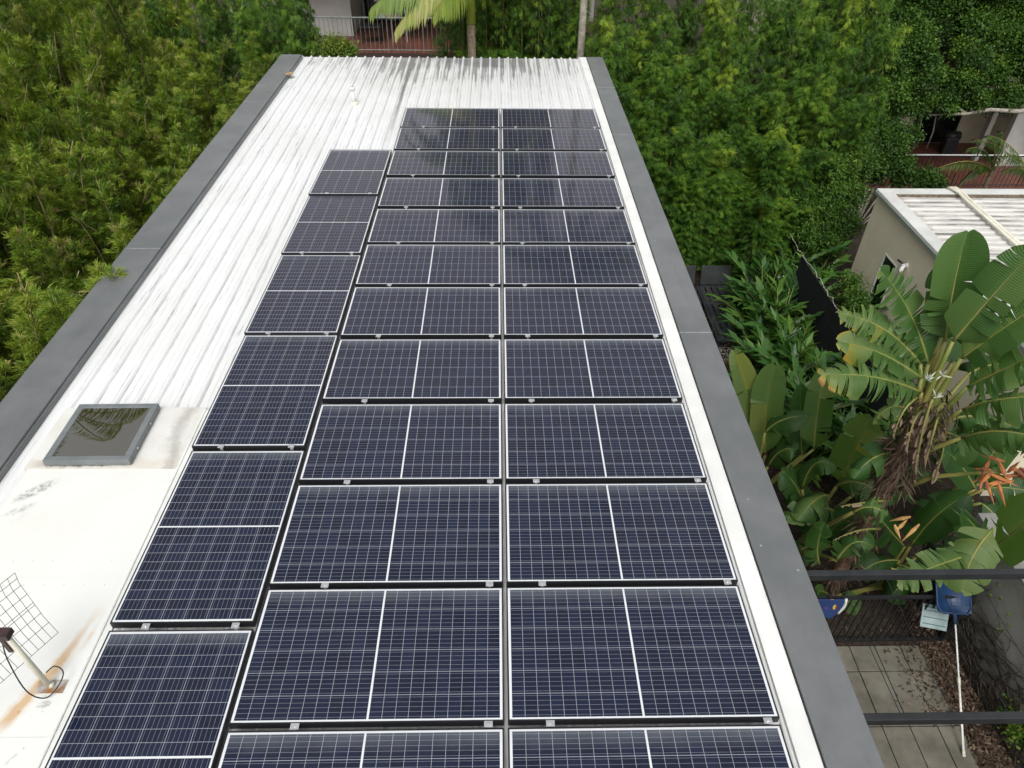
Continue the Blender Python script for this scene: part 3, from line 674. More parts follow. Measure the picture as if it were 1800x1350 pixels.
shrub('garden_shrub', 'light green leafy shrub against the shed wall', [(1500, 530, -.4, .2), (1520, 575, -.8, .28), (1545, 590, -1.0, .26), (1495, 500, .2, .16), (1560, 640, -1.6, .3), (1530, 650, -1.7, .28)], (7.4, -.9), 700, .07, .035, (.72, .18))
shrub('wall_creeper', 'bright green creeper leaves hanging over the right grey wall', [(1796, 1050, -8.2, .14), (1800, 1090, -8.4, .16), (1806, 1130, -8.6, .15), (1810, 1010, -8, .12), (1825, 1080, -8.4, .2), (1796, 1255, -9.3, .08), (1800, 1290, -9.5, .09)], (6.6, -8.4), 1500, .05, .035, (.72, .16))

# ------------------------------------------------------------------ ginger plants beside the fence
def ginger(rng, n=15):
    root = thing('ginger_plant', 'x', 'plant'); P, D, N, L, W, T = [], [], [], [], [], []; st = MB()
    for s_ in range(n):
        a = rng.uniform(0, 6.28); le = rng.uniform(.9, 1.45); out = rng.uniform(.4, 1.0)
        b = np.array([.12*math.cos(a), .12*math.sin(a), 0]); dirn = np.array([math.cos(a), math.sin(a), 0])
        pos = lambda t: b + dirn*out*t**1.6*le*.75 + np.array([0, 0, le*(t-.28*out*t*t)])
        st.tube([pos(t) for t in np.linspace(0, 1, 7)], [.011*(1-.6*t) for t in np.linspace(0, 1, 7)], 5)
        side = np.cross(dirn, [0, 0, 1.]); tn = rng.normal(.55, .2)
        for i in range(15):
            t = .28+.72*i/14; tg = pos(min(1, t+.02))-pos(t-.02); tg /= np.linalg.norm(tg)
            sg = 1 if i % 2 else -1
            dd = side*sg*(1.0-.55*t) + tg*(.55+.6*t) + rng.normal(0, .12, 3) + np.array([0, 0, -.12])
            P.append(pos(t)); D.append(dd); N.append(np.array([0, 0, 1.])+dirn*.3+rng.normal(0, .15, 3))
            L.append(rng.uniform(.28, .42)); W.append(rng.uniform(.085, .12)); T.append(tn+rng.normal(0, .1))
    scatter_mesh('foliage', np.array(P), np.array(D), np.array(N), np.array(L), np.array(W), np.clip(np.array(T), 0, 1), M['ginger'], root)
    st.build('stems', M['petiole'], root); return root
G = [ginger(np.random.default_rng(60+i)) for i in range(3)]
gsp = [(6.1, .3, 1.1), (5.75, -.6, .95), (6.05, -.9, 1.1), (5.6, -1.6, .95), (6.1, -1.9, 1.05), (5.5, -2.5, 1.0), (6.0, -2.8, 1.05), (6.2, -.2, 1.05), (5.7, -3.5, 1.0), (6.2, -3.8, 1.1), (5.2, -3.3, .9), (5.4, -4.6, 1.0), (6.3, -4.9, 1.1), (7.0, -4.4, 1.1), (7.1, -2.9, 1.0), (7.3, .7, .9), (7.8, 1.7, .9), (7.2, 1.9, 1.0), (7.7, -.1, .8)]
for i, (x, y, s_) in enumerate(gsp):
    lb = 'glossy green ginger plant growing along the dark fence'
    gname = 'ginger plants along the dark fence'
    if i < 3: G[i].location = (x, y, GZ); G[i].scale = (s_,)*3; tag(G[i], lb, group=gname)
    else: dup(G[i % 3], (x, y, GZ), (0, 0, rr.uniform(0, 6.28)), (s_,)*3, lb, gname)

# ------------------------------------------------------------------ paddle-leaved plants
def bez(p0, p1, p2, t): return (1-t)**2*p0 + 2*t*(1-t)*p1 + t*t*p2
def paddle(parent, o, petiole, base, ctrl, tip, width, rng, splits=6, fold=.35, hang=.2, torn=.06, tone=.4, tipbrown=0, up=(0, 0, 1.), name='leaf', m=None, pr0=.045):
    """a strap leaf: petiole start -> blade base -> tip (world points), blade torn into strips that droop by hang"""
    o = np.array(o, float); B, C_, E = [np.array(q, float)-o for q in (base, ctrl, tip)]
    up = np.array(up, float); NS = 40; mb = MB(); mb.al = []
    t = np.linspace(0, 1, NS+1); c = np.array([bez(B, C_, E, q) for q in t])
    L_ = float(np.sum(np.linalg.norm(np.diff(c, axis=0), axis=1)))
    tg = np.gradient(c, axis=0); tg /= np.linalg.norm(tg, axis=1, keepdims=True)
    sd = np.cross(tg, up); sd /= np.linalg.norm(sd, axis=1, keepdims=True)+1e-9; nm = np.cross(sd, tg)
    wd = width/2*np.minimum(1, (t/.16)**.6)*np.where(t > .62, np.sqrt(np.maximum(0, 1-((t-.62)/.385)**2)), 1.0)
    for sg in (1, -1):
        cuts = sorted(set([0, NS]+[int(q) for q in rng.integers(2, NS-1, splits)]))
        for j in range(len(cuts)-1):
            a, b = cuts[j], cuts[j+1]; hg = hang*rng.uniform(.2, 2.2); fl = fold+rng.normal(0, .14); tw = rng.normal(0, .12)
            sh = rng.uniform(0, torn); tn = tone+rng.normal(0, .07)+(.10 if rng.random() < .1 else 0); vs = []; ts = []; als = []
            for i in range(a, b+1):
                u_ = (i-a)/max(1, b-a)
                for q in range(5):
                    f = q/4; ww = wd[i]*f
                    slide = (.5-u_)*2*sh*f*f*(b-a)/NS*2 + .10*f*width*1.0
                    an = fl - hg*f*1.4 + tw*(u_-.5)
                    p_ = c[i] + sd[i]*sg*ww*math.cos(an) + nm[i]*ww*math.sin(an) + tg[i]*slide - np.array([0, 0, 1.])*hg*ww*f*.5
                    vs.append(p_); tb = tn + (.09 if q == 0 else 0) + tipbrown*max(0, t[i]-.62)/.38*(.45+.55*f)
                    if torn > .1 and q == 4: tb += .14
                    ts.append(min(1, tb)); als.append(t[i]*L_+.012*math.sin(q))
            fs = [(x*5+q, x*5+q+1, (x+1)*5+q+1, (x+1)*5+q) for x in range(b-a) for q in range(4)]
            mb.add(vs, fs, ts); mb.al += als
    lf = mb.build(name, m or M['paddle'], parent, True)
    rb = MB(); P0 = np.array(petiole, float)-o
    pp = [bez(P0, (P0*.45+B*.55)+np.array([0, 0, .04]), B, q) for q in np.linspace(0, 1, 7)]
    L0 = np.linalg.norm(B-P0)
    rb.tube(pp, [pr0-(pr0-.02)*i/6 for i in range(7)], 8)
    rb.tube([c[i]-nm[i]*.004 for i in range(0, NS+1, 3)], [.018*(1-.85*i/NS) for i in range(0, NS+1, 3)], 5)
    rb.build('petiole', M['petiole'], lf, True)
    return lf

prng = np.random.default_rng(77)
base = (4.72, -7.5, GZ); crown = np.array((5.0, -7.25, -.95))
bird = thing('bird_of_paradise', 'tall giant bird of paradise with shaggy trunk and torn paddle leaves', 'plant', base)
tk = MB(); tp = [(0, 0, 0), (.05, .06, 1.1), (.12, .12, 2.2), (.2, .18, 3.0), (.28, .25, 3.95)]
tk.tube(tp, [.11, .10, .10, .13, .06], 10)
tk.build('trunk', M['fibre'], bird, True)
# dead fibres hanging from the old leaf bases
n = 1300
h = np.where(prng.random(n) < .8, prng.uniform(2.7, 4.15, n), prng.uniform(.3, 2.6, n)); a = prng.uniform(0, 6.28, n); r = .12+prng.uniform(0, .05, n)+np.where(h > 2.7, prng.uniform(.01, .07, n), 0)
P = np.stack([np.interp(h, [q[2] for q in tp], [q[0] for q in tp])+r*np.cos(a), np.interp(h, [q[2] for q in tp], [q[1] for q in tp])+r*np.sin(a), h], 1)
D = np.stack([np.cos(a)*.5, np.sin(a)*.5, np.full(n, -.9)], 1)+prng.normal(0, .4, (n, 3))
scatter_mesh('dead_fibres', P, D, np.stack([np.cos(a), np.sin(a), np.full(n, .3)], 1), prng.uniform(.08, .3, n), prng.uniform(.010, .03, n), prng.beta(1.2, 3.0, n), M['mulch_chip'], bird)
def W_(u, v, y): return at(u, v, y=y)
leaves = [  # blade base px+depth, control px+depth, tip px+depth, width, splits, fold, hang, torn, tone, brown
    ((1662, 600, -7.0), (1672, 500, -6.9), (1702, 408, -6.7), .60, 4, .55, .05, .10, .33, 0),
    ((1655, 590, -6.9), (1660, 520, -6.8), (1672, 468, -6.7), .34, 4, .7, .05, .06, .52, 0),
    ((1648, 600, -6.8), (1645, 520, -6.6), (1655, 466, -6.5), .34, 3, .7, .05, .06, .36, 0),
    ((1675, 600, -7.2), (1735, 530, -7.3), (1815, 440, -7.3), .50, 5, .35, .1, .05, .48, 0),
    ((1690, 630, -7.3), (1750, 585, -7.5), (1850, 520, -7.6), .48, 7, .3, .1, .06, .46, 0),
    ((1700, 680, -7.4), (1760, 650, -7.7), (1850, 610, -7.9), .50, 18, .4, .15, .22, .46, 0),
    ((1692, 720, -7.5), (1760, 690, -7.9), (1860, 700, -8.1), .52, 18, .2, .7, .2, .42, 0),
    ((1690, 770, -7.6), (1760, 740, -8.0), (1850, 780, -8.2), .5, 16, .1, .7, .2, .4, 0),
    ((1632, 640, -7.0), (1608, 540, -6.8), (1548, 476, -6.7), .46, 30, .35, .15, .34, .44, .1),
    ((1618, 640, -7.0), (1560, 560, -6.9), (1475, 552, -6.8), .40, 22, .35, .3, .3, .45, .38),
    ((1620, 665, -7.1), (1550, 610, -7.1), (1474, 600, -7.1), .38, 7, .3, .3, .12, .50, .45),
    ((1620, 690, -7.2), (1540, 650, -7.3), (1444, 660, -7.3), .46, 28, .4, .3, .34, .44, .42),
    ((1600, 720, -7.2), (1560, 700, -7.2), (1535, 745, -7.2), .30, 6, .2, .6, .16, .6, .2),
    ((1640, 640, -6.8), (1655, 600, -6.6), (1690, 560, -6.3), .5, 8, .3, .2, .1, .3, 0),
    ((1625, 650, -6.8), (1600, 610, -6.6), (1575, 590, -6.3), .45, 9, .3, .2, .1, .34, 0),
    ((1680, 735, -7.0), (1730, 720, -7.0), (1800, 760, -7.0), .55, 12, .15, .6, .15, .30, 0),
    ((1665, 760, -6.9), (1700, 770, -6.8), (1760, 820, -6.7), .5, 8, .15, .5, .1, .22, 0),
    ((1700, 660, -6.7), (1750, 620, -6.5), (1830, 660, -6.3), .6, 8, .2, .4, .1, .3, 0),
    ((1690, 610, -6.6), (1730, 560, -6.4), (1790, 590, -6.2), .55, 7, .2, .4, .08, .28, 0),
    ((1600, 800, -7.1), (1540, 780, -7.3), (1500, 840, -7.5), .4, 5, .2, .5, .08, .25, 0),
]
for q in leaves:
    b_, c_, t_ = W_(*q[0]), W_(*q[1]), W_(*q[2])
    paddle(bird, base, crown+np.array([prng.uniform(-.04, .08), prng.uniform(.0, .12), prng.uniform(-1.3, -.45)]), b_, c_, t_, q[3], prng, q[4], q[5], q[6], q[7], q[8], q[9],
           up=(CAM-b_)/np.linalg.norm(CAM-b_)*.55+np.array([0, 0, .45]), pr0=.055)
# dead brown leaves hanging round the upper trunk
for (b_, c_, t_, wd) in (((1625, 720, -7.35), (1600, 730, -7.5), (1595, 800, -7.6), .10), ((1650, 730, -7.4), (1640, 760, -7.6), (1625, 830, -7.65), .11), ((1610, 700, -7.3), (1580, 720, -7.45), (1572, 770, -7.5), .09),
                         ((1660, 750, -7.4), (1665, 790, -7.5), (1640, 850, -7.6), .09), ((1640, 700, -7.45), (1615, 760, -7.6), (1610, 850, -7.65), .10), ((1560, 880, -7.55), (1530, 880, -7.7), (1475, 890, -7.8), .06), ((1545, 930, -7.6), (1510, 925, -7.75), (1465, 950, -7.85), .05)):
    paddle(bird, base, W_(*b_), W_(*b_), W_(*c_), W_(*t_), wd, prng, 10, -.3, 1.1, .3, .9, 0, name='dead_leaf', m=M['mulch_chip'], pr0=.02)
# flower spathes at the crown
for i, (u, v, y) in enumerate(((1630, 668, -7.5), (1655, 660, -7.5), (1645, 698, -7.5))):
    fm = MB(); c0 = W_(u, v, y)-np.array(base); r0 = random.Random(i)
    for k in range(7):
        d = np.array([r0.uniform(-.8, .8), r0.uniform(-.6, .3), r0.uniform(-.3, 1)]); d /= np.linalg.norm(d); L0 = r0.uniform(.06, .14)
        fm.tube([c0, c0+d*L0*.5, c0+d*L0], [.006, .011, .001], 5)
    fm.build('flower', simple('pale_flower', (.5, .52, .36), (.3, .33, .3), 12, .6), bird)

def clump(name, label, cat, base, specs, tone0, m=None, group=None):
    root = thing(name, label, cat, base, group); o = np.array(base)
    for q in specs:
        b_, c_, t_ = W_(*q[0]), W_(*q[1]), W_(*q[2])
        paddle(root, base, o+np.array([prng.uniform(-.06, .06), prng.uniform(-.06, .06), .02]), b_, c_, t_, q[3], prng, q[4], q[5], q[6], q[7], q[8], q[9],
               up=(CAM-b_)/np.linalg.norm(CAM-b_)*.6+np.array([0, 0, .4]))
    return root
clump('banana_plant', 'young paddle-leaved plant with upright whole leaves by the right capping', 'plant', (4.3, -5.3, GZ), [
    ((1330, 790, -5.2), (1320, 700, -5.0), (1290, 616, -4.8), .44, 5, .5, .08, .05, .6, .05),
    ((1345, 800, -5.3), (1340, 720, -5.2), (1362, 642, -5.1), .50, 3, .35, .08, .03, .56, 0),
    ((1430, 790, -5.3), (1435, 720, -5.1), (1450, 650, -4.9), .46, 4, .4, .08, .05, .42, .06),
    ((1410, 800, -5.0), (1405, 740, -4.8), (1408, 676, -4.6), .34, 1, .5, .05, .03, .18, 0),
    ((1345, 760, -5.6), (1370, 730, -5.7), (1418, 732, -5.8), .40, 3, .2, .4, .05, .22, 0),
    ((1350, 820, -5.6), (1370, 780, -5.8), (1400, 790, -5.9), .42, 3, .1, .5, .05, .2, 0)], .3)
clump('banana_plant', 'paddle-leaved plant with one broad tilted leaf in front of shaggy trunk', 'plant', (5.0, -6.1, GZ), [
    ((1475, 850, -6.0), (1500, 790, -6.1), (1532, 734, -6.2), .54, 5, .25, .08, .04, .56, .05),
    ((1410, 860, -6.2), (1425, 790, -6.4), (1470, 820, -6.5), .40, 3, .2, .5, .05, .36, 0),
    ((1470, 855, -6.3), (1510, 830, -6.5), (1560, 880, -6.7), .42, 5, .2, .4, .06, .44, 0),
    ((1455, 870, -6.4), (1430, 870, -6.6), (1405, 915, -6.8), .40, 4, .15, .4, .06, .48, 0),
    ((1470, 900, -6.3), (1440, 880, -6.5), (1384, 912, -6.7), .42, 12, .2, .3, .16, .5, .1),
    ((1500, 870, -6.0), (1540, 860, -5.9), (1600, 850, -5.9), .5, 4, .2, .4, .05, .16, 0)], .3)
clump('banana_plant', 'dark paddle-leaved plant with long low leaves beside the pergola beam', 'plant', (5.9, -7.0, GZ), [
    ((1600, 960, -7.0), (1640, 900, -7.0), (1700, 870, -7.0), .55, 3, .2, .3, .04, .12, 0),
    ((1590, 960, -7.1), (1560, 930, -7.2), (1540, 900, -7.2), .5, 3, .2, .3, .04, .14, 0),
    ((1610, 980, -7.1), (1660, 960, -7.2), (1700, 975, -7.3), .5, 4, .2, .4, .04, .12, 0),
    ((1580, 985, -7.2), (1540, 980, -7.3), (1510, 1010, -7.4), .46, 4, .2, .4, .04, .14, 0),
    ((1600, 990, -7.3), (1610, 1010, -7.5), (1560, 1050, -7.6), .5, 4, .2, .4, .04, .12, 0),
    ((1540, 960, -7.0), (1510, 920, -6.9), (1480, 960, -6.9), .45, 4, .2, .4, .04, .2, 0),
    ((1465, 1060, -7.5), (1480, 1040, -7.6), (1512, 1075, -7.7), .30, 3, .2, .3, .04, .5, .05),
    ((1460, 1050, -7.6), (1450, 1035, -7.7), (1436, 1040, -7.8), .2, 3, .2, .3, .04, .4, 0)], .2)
clump('banana_plant', 'bright paddle-leaved plant at the right edge with frayed leaf below', 'plant', (7.2, -7.3, GZ), [
    ((1745, 965, -7.8), (1780, 940, -8.0), (1850, 880, -8.2), .62, 2, .15, .15, .03, .42, 0),
    ((1740, 960, -7.7), (1720, 930, -7.8), (1690, 900, -7.8), .42, 4, .3, .3, .06, .28, 0),
    ((1745, 930, -8.3), (1700, 975, -8.6), (1690, 1040, -8.8), .50, 6, .1, .2, .06, .60, 0),
    ((1720, 970, -8.4), (1650, 990, -8.7), (1578, 1022, -8.9), .40, 30, .2, .2, .36, .46, .15),
    ((1760, 990, -7.6), (1790, 990, -7.8), (1830, 1010, -7.9), .4, 10, .1, .5, .2, .36, .2)], .3)
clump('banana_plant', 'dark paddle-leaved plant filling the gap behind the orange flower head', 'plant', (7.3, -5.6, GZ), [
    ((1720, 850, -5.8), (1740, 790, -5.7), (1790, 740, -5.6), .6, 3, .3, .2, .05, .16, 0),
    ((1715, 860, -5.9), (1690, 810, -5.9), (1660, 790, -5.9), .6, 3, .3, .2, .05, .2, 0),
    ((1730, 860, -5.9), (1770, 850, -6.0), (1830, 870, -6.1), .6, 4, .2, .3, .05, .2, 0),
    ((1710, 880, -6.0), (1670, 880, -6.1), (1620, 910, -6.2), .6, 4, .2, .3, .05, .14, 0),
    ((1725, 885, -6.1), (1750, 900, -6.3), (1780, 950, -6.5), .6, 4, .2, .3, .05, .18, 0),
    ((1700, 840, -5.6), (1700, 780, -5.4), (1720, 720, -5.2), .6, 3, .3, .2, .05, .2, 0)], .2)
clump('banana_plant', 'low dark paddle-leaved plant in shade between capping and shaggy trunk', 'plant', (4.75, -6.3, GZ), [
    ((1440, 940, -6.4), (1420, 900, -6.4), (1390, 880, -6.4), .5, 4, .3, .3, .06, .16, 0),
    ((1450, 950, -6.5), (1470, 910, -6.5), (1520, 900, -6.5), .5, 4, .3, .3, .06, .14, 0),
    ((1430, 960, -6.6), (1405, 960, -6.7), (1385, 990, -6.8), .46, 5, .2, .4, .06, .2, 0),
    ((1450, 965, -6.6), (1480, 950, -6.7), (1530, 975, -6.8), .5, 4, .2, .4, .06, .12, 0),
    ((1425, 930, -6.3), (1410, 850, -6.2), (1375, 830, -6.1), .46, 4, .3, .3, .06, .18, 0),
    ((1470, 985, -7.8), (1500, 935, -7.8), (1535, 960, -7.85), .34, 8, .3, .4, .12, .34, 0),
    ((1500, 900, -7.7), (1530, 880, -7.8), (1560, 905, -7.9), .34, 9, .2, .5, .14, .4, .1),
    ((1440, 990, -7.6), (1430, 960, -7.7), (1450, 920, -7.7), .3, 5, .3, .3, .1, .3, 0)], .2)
# dry orange bracts
def bracts(name, label, c0, n, ln, rng, cols, droop):
    root = thing(name, label, 'flower', c0); mb = MB()
    for k in range(n):
        d = np.array([rng.normal(0, .7), rng.normal(0, .5), rng.normal(droop, .5)]); d /= np.linalg.norm(d); L0 = ln*rng.uniform(.6, 1.1)
        s_ = np.array([rng.uniform(-.22, .22), rng.uniform(-.1, .1), rng.uniform(-.08, .08)])*ln/.3
        mb.tube([s_, s_+d*L0*.35, s_+d*L0], [.012, .026, .002], 6)
    mb.build('bract', simple('dry_bract_'+name, *cols, 9, .7), root); return root
hb = W_(1768, 830, -7.9)
hr = bracts('heliconia_flower', 'dry orange and yellow flower head hanging from arching stalk at right', hb, 24, .34, np.random.default_rng(3), ((.42, .16, .04), (.22, .08, .05)), -.2)
sb = [W_(1580, 862, -7.3)-hb, W_(1640, 838, -7.5)-hb, W_(1710, 832, -7.7)-hb, np.zeros(3)]
MB().tube(sb, [.035, .03, .022, .02], 7).build('stalk', M['petiole'], hr, True)
bracts('dry_bract_cluster', 'small tan three-pointed dry bract in front of dark leaves', W_(1592, 918, -7.9), 4, .3, np.random.default_rng(8), ((.5, .3, .1), (.35, .2, .08)), -.6)

# ------------------------------------------------------------------ palms
def frond(parent, o, pts, L, n, rng, tone, droop=.5, width=.04, name='frond', vdir=None):
    """feather frond along a curve of world points"""
    o = np.array(o, float); A, B, C_ = [np.array(q, float)-o for q in pts]
    t = np.linspace(.12, 1, n); c = np.array([bez(A, B, C_, q) for q in t]); tg = np.gradient(c, axis=0); tg /= np.linalg.norm(tg, axis=1, keepdims=True)
    sd = np.cross(tg, [0, 0, 1.]); sd /= np.linalg.norm(sd, axis=1, keepdims=True)+1e-9
    P, D, N, LL, T = [], [], [], [], []
    for sg in (1, -1):
        P.append(c); D.append(sd*sg*.9+tg*.65+np.array([0, 0, -droop])+rng.normal(0, .07, c.shape)); N.append(np.tile([0, 0, 1.], (n, 1))+sd*sg*.5)
        LL.append(L*np.sin(np.clip(t*1.0+.12, 0, 1)*math.pi*.93)**.6*rng.uniform(.85, 1.1, n)); T.append(tone+rng.normal(0, .08, n))
    f = scatter_mesh(name, np.concatenate(P), np.concatenate(D), np.concatenate(N), np.concatenate(LL), np.full(2*n, width), np.clip(np.concatenate(T), 0, 1), M['palm'], parent)
    MB().tube([bez(A, B, C_, q) for q in np.linspace(0, 1, 9)], [.022*(1-.8*q) for q in np.linspace(0, 1, 9)], 6).build('midrib', M['petiole'], f, True)
    return f
prn = np.random.default_rng(9)
def feather_palm(label, base, H, r, tone, nf, spread, group=None, bark='pale_bark', leafL=.55, top_green=True, emin=.2, shaft=.9):
    root = thing('palm_tree', label, 'tree', base, group)
    MB().tube([(0, 0, 0), (.02, 0, H*.5), (0, .02, H)], [r*1.15, r, r*.9], 12).build('trunk', M[bark], root, True)
    if top_green: MB().tube([(0, .02, H), (0, .02, H+shaft)], [r*1.05, r*.6], 12).build('crownshaft', simple('green_crownshaft', (.2, .26, .03), (.28, .3, .05), 6, .45), root, True)
    o = np.array(base); z1 = H+(shaft-.05 if top_green else 0)
    for k in range(nf):
        a = 6.283*k/nf+prn.uniform(-.2, .2); e = prn.uniform(emin, 1.0)
        d = np.array([math.cos(a), math.sin(a), 0]); A = o+np.array([0, .02, z1])
        frond(root, base, (A, A+d*spread*.55+np.array([0, 0, spread*.75*e]), A+d*spread*1.05+np.array([0, 0, spread*(e*.7-.75)])), leafL, 46, prn, tone, .7)
    return root
pb_ = at(1022, 60, y=5.0)
feather_palm('slender grey-trunked palm rising behind the far right roof edge', (pb_[0]-.02, 4.9, GZ), 9.6, .085, .25, 18, 2.2, leafL=.7)
pc = at(828, 42, y=4.6)
cp_ = feather_palm('palm with yellow-green crownshaft rising behind the middle roof edge', (pc[0], 4.6, GZ), pc[2]-GZ, .105, .45, 7, 1.7, leafL=.6, emin=.65, shaft=1.9, bark='bark')
o_ = (pc[0], 4.6, GZ); ct = np.array([pc[0], 4.6, pc[2]+1.35])
frond(cp_, o_, (ct, at(735, -62, y=4.3), at(652, 14, y=4.0)), .84, 150, prn, .60, 1.5, .06)
frond(cp_, o_, (ct, at(775, -62, y=4.2), at(696, 50, y=3.95)), .80, 150, prn, .80, 1.5, .055)
frond(cp_, o_, (ct, at(815, -50, y=4.1), at(764, 20, y=3.9)), .80, 110, prn, .64, 1.8, .055)
feather_palm('tall palm standing over the left bamboo hedge, mirrored in the skylight', (-9.9, -1.2, GZ), 10.3, .14, .3, 11, 2.3, leafL=.6)
# areca palms by the terrace
for i, (u, v, y, lb) in enumerate(((1745, 300, 5.6, 'small feather palm with arching fronds in front of terrace railing'), (1815, 330, 5.2, 'feather palm at the right picture edge beside the pale wall'))):
    b = at(u, v, y=y); root = thing('areca_palm', lb, 'palm', (b[0], y, GZ)); o = (b[0], y, GZ)
    MB().tube([(0, 0, 0), (0, 0, b[2]-GZ)], .06, 9).build('trunk', M['bark'], root, True)
    tips = ((1640, 300), (1700, 262), (1735, 240), (1760, 232), (1790, 280), (1690, 320)) if i == 0 else ((1715, 245), (1740, 238), (1850, 225), (1765, 300), (1860, 300))
    for (tu, tv) in tips:
        A = np.array([b[0], y, b[2]]); C_ = at(tu, tv, y=y+prn.uniform(-.3, .3)); Bm = (A+C_)/2+np.array([0, 0, .55])
        frond(root, o, (A, Bm, C_), .42, 34, prn, .06, .5, .03)

# ------------------------------------------------------------------ neighbour's shed
sh = thing('neighbour_shed', 'flat beige rendered shed with pale ribbed roof at the right', 'shed', (8.4, 1.3, GZ))
ZT = -2.2
def shp(name, mb, m, **k):
    mb.v = [(a-8.4, b-1.3, c-GZ) for a, b, c in mb.v]; return mb.build(name, m, sh, **k)
# left wall with a real opening for the narrow door
y0, y1, d0, d1, zd = -5.2, 1.3, -.34, .18, -3.16
w_ = MB().box(8.4, 8.56, y0, d0, GZ, ZT).box(8.4, 8.56, d1, y1, GZ, ZT).box(8.4, 8.56, d0, d1, zd, ZT)
w_.box(8.56, 15, y1-.16, y1, GZ, ZT); w_.box(8.56, 15, y0, y0+.16, GZ, ZT-.45)
shp('wall', w_, M['render_beige'])
dr = shp('door', MB().box(8.41, 8.44, d0, d1, GZ, zd), M['dark_glass'])
df = MB().box(8.39, 8.408, d0-.025, d0+.008, GZ, zd+.025).box(8.39, 8.408, d1-.008, d1+.025, GZ, zd+.025).box(8.39, 8.408, d0+.008, d1-.008, zd-.008, zd+.025)
shp('door_frame', df, M['white_paint'])
shp('capping', MB().box(8.36, 8.64, y0, y1+.04, ZT, ZT+.035).box(8.345, 8.36, y0, y1+.04, ZT-.06, ZT+.03).box(8.64, 15, y1-.20, y1+.04, ZT+.001, ZT+.033), simple('grey_white_capping', (.5, .51, .49), (.62, .63, .61), 1.5, .5), bevel=.004)
shp('capping_drip', MB().box(8.33, 8.345, y0, y1+.05, ZT-.09, ZT-.02), simple('green_grey_drip', (.2, .23, .2), rough=.6))
pr_ = []; yy = y1-.22; zz = ZT-.05
while yy > y0:
    pr_ += [(yy, zz), (yy-.13, zz), (yy-.15, zz+.028), (yy-.185, zz+.028), (yy-.205, zz)]; yy -= .205
rk = MB(); nn = len(pr_)
rk.add([(8.65, a, b) for a, b in pr_]+[(15, a, b-.05) for a, b in pr_]+[(8.65, a, zz-.03) for a, b in pr_],
       [(i, i+1, nn+i+1, nn+i) for i in range(nn-1)]+[(i+1, i, 2*nn+i, 2*nn+i+1) for i in range(nn-1)])
k = NT('weathered_pale_roof').set(.5)
ob = k.n('ShaderNodeTexCoord').outputs['Object']; sp = k.n('ShaderNodeSeparateXYZ'); k.l(ob, sp.inputs[0])
gr = k.ramp(k.noise(1.0, 6, .7, ob, (.9, 5, 1)), .42, .62)
ph = k.math('FRACT', k.math('DIVIDE', k.math('ADD', sp.outputs[1], .22), -.205))
pan_ = k.math('SUBTRACT', 1.0, k.ramp(ph, .58, .66))
gr = k.math('MULTIPLY', gr, k.math('ADD', .3, k.math('MULTIPLY', pan_, .7)))  # stain deepened in the pans, standing in for the ribs' faint shading
c_ = k.mix(k.math('MULTIPLY', gr, .85), (.56, .55, .52), (.11, .105, .10))
edge = k.math('MULTIPLY', k.math('SUBTRACT', 1.0, k.ramp(sp.outputs[0], .25, .5)), k.ramp(k.noise(7, 5), .45, .62))
k.color(k.mix(k.math('MULTIPLY', edge, .8), c_, (.22, .10, .035)))
shp('roof', rk, k.m)
shp('skirt', MB().box(8.64, 15, y1-.225, y1-.20, ZT-.06, ZT-.01), M['bark'])
for dx in (0, .085):
    pp = [(9.92+dx, y1+.02, ZT+.06), (9.95+dx, y1-.05, ZT+.09), (10.02+dx, y1-.28, ZT+.08), (10.05+dx, y1-.42, ZT+.035), (10.0+dx, -4.5, ZT+.04)]
    shp('roof_pipe', MB().tube(pp, .034, 10), M['pvc'], smooth=True)
cam_ = thing('security_camera', 'small white security camera on the beige shed wall', 'camera', (8.4, -.68, -2.93))
MB().tube([(0, 0, 0), (-.03, 0, 0)], .045, 12).box(-.11, -.02, -.03, .03, -.03, .02).build('mount', M['white_paint'], cam_)
MB().tube([(-.08, -.02, -.01), (-.10, -.02, -.10), (-.10, -.02, -.17)], [.035, .042, .036], 12).build('body', M['white_paint'], cam_, True)
MB().tube([(-.09, .02, .03), (-.13, .16, .03)], .022, 10).build('floodlight', M['black_metal'], cam_, True)

# dark fence between garden and shed
fe = thing('garden_fence', 'tall black mesh fence running along the ginger plants', 'fence', (6.55, -1, GZ))
mb = MB()
for i in range(42): mb.box(-.008, .008, 1.15-i*.115-.107, 1.15-i*.115, .03, 1.72)
mb.build('panel', simple('black_mesh', (.006, .007, .009), (.011, .012, .015), 5, .8), fe)
for i in range(3): MB().box(.012, .05, 1.0-i*1.85, 1.05-i*1.85, 0, 1.75).build('post', M['black_metal'], fe)
vn = [np.array((6.55+r_.uniform(-.03, .03), 1.05-i*.14, GZ+1.745+r_.uniform(-.02, .04))) for i in range(30)]
vv = MB().tube(vn, [r_.uniform(.004, .011) for _ in vn], 6).build('bare_vine', simple('white_stem', (.2, .19, .17), (.42, .4, .37), 20, .8)); tag(vv, 'pale bare vine stem lying along the top of the black fence', 'vine')
pi_ = MB().tube([(6.9, 1.75, GZ+.2), (8.3, 1.75, GZ+.2)], .05, 10).build('drain_pipe', M['white_paint'], smooth=True); tag(pi_, 'white drain pipe lying behind the black fence near shed corner', 'pipe')

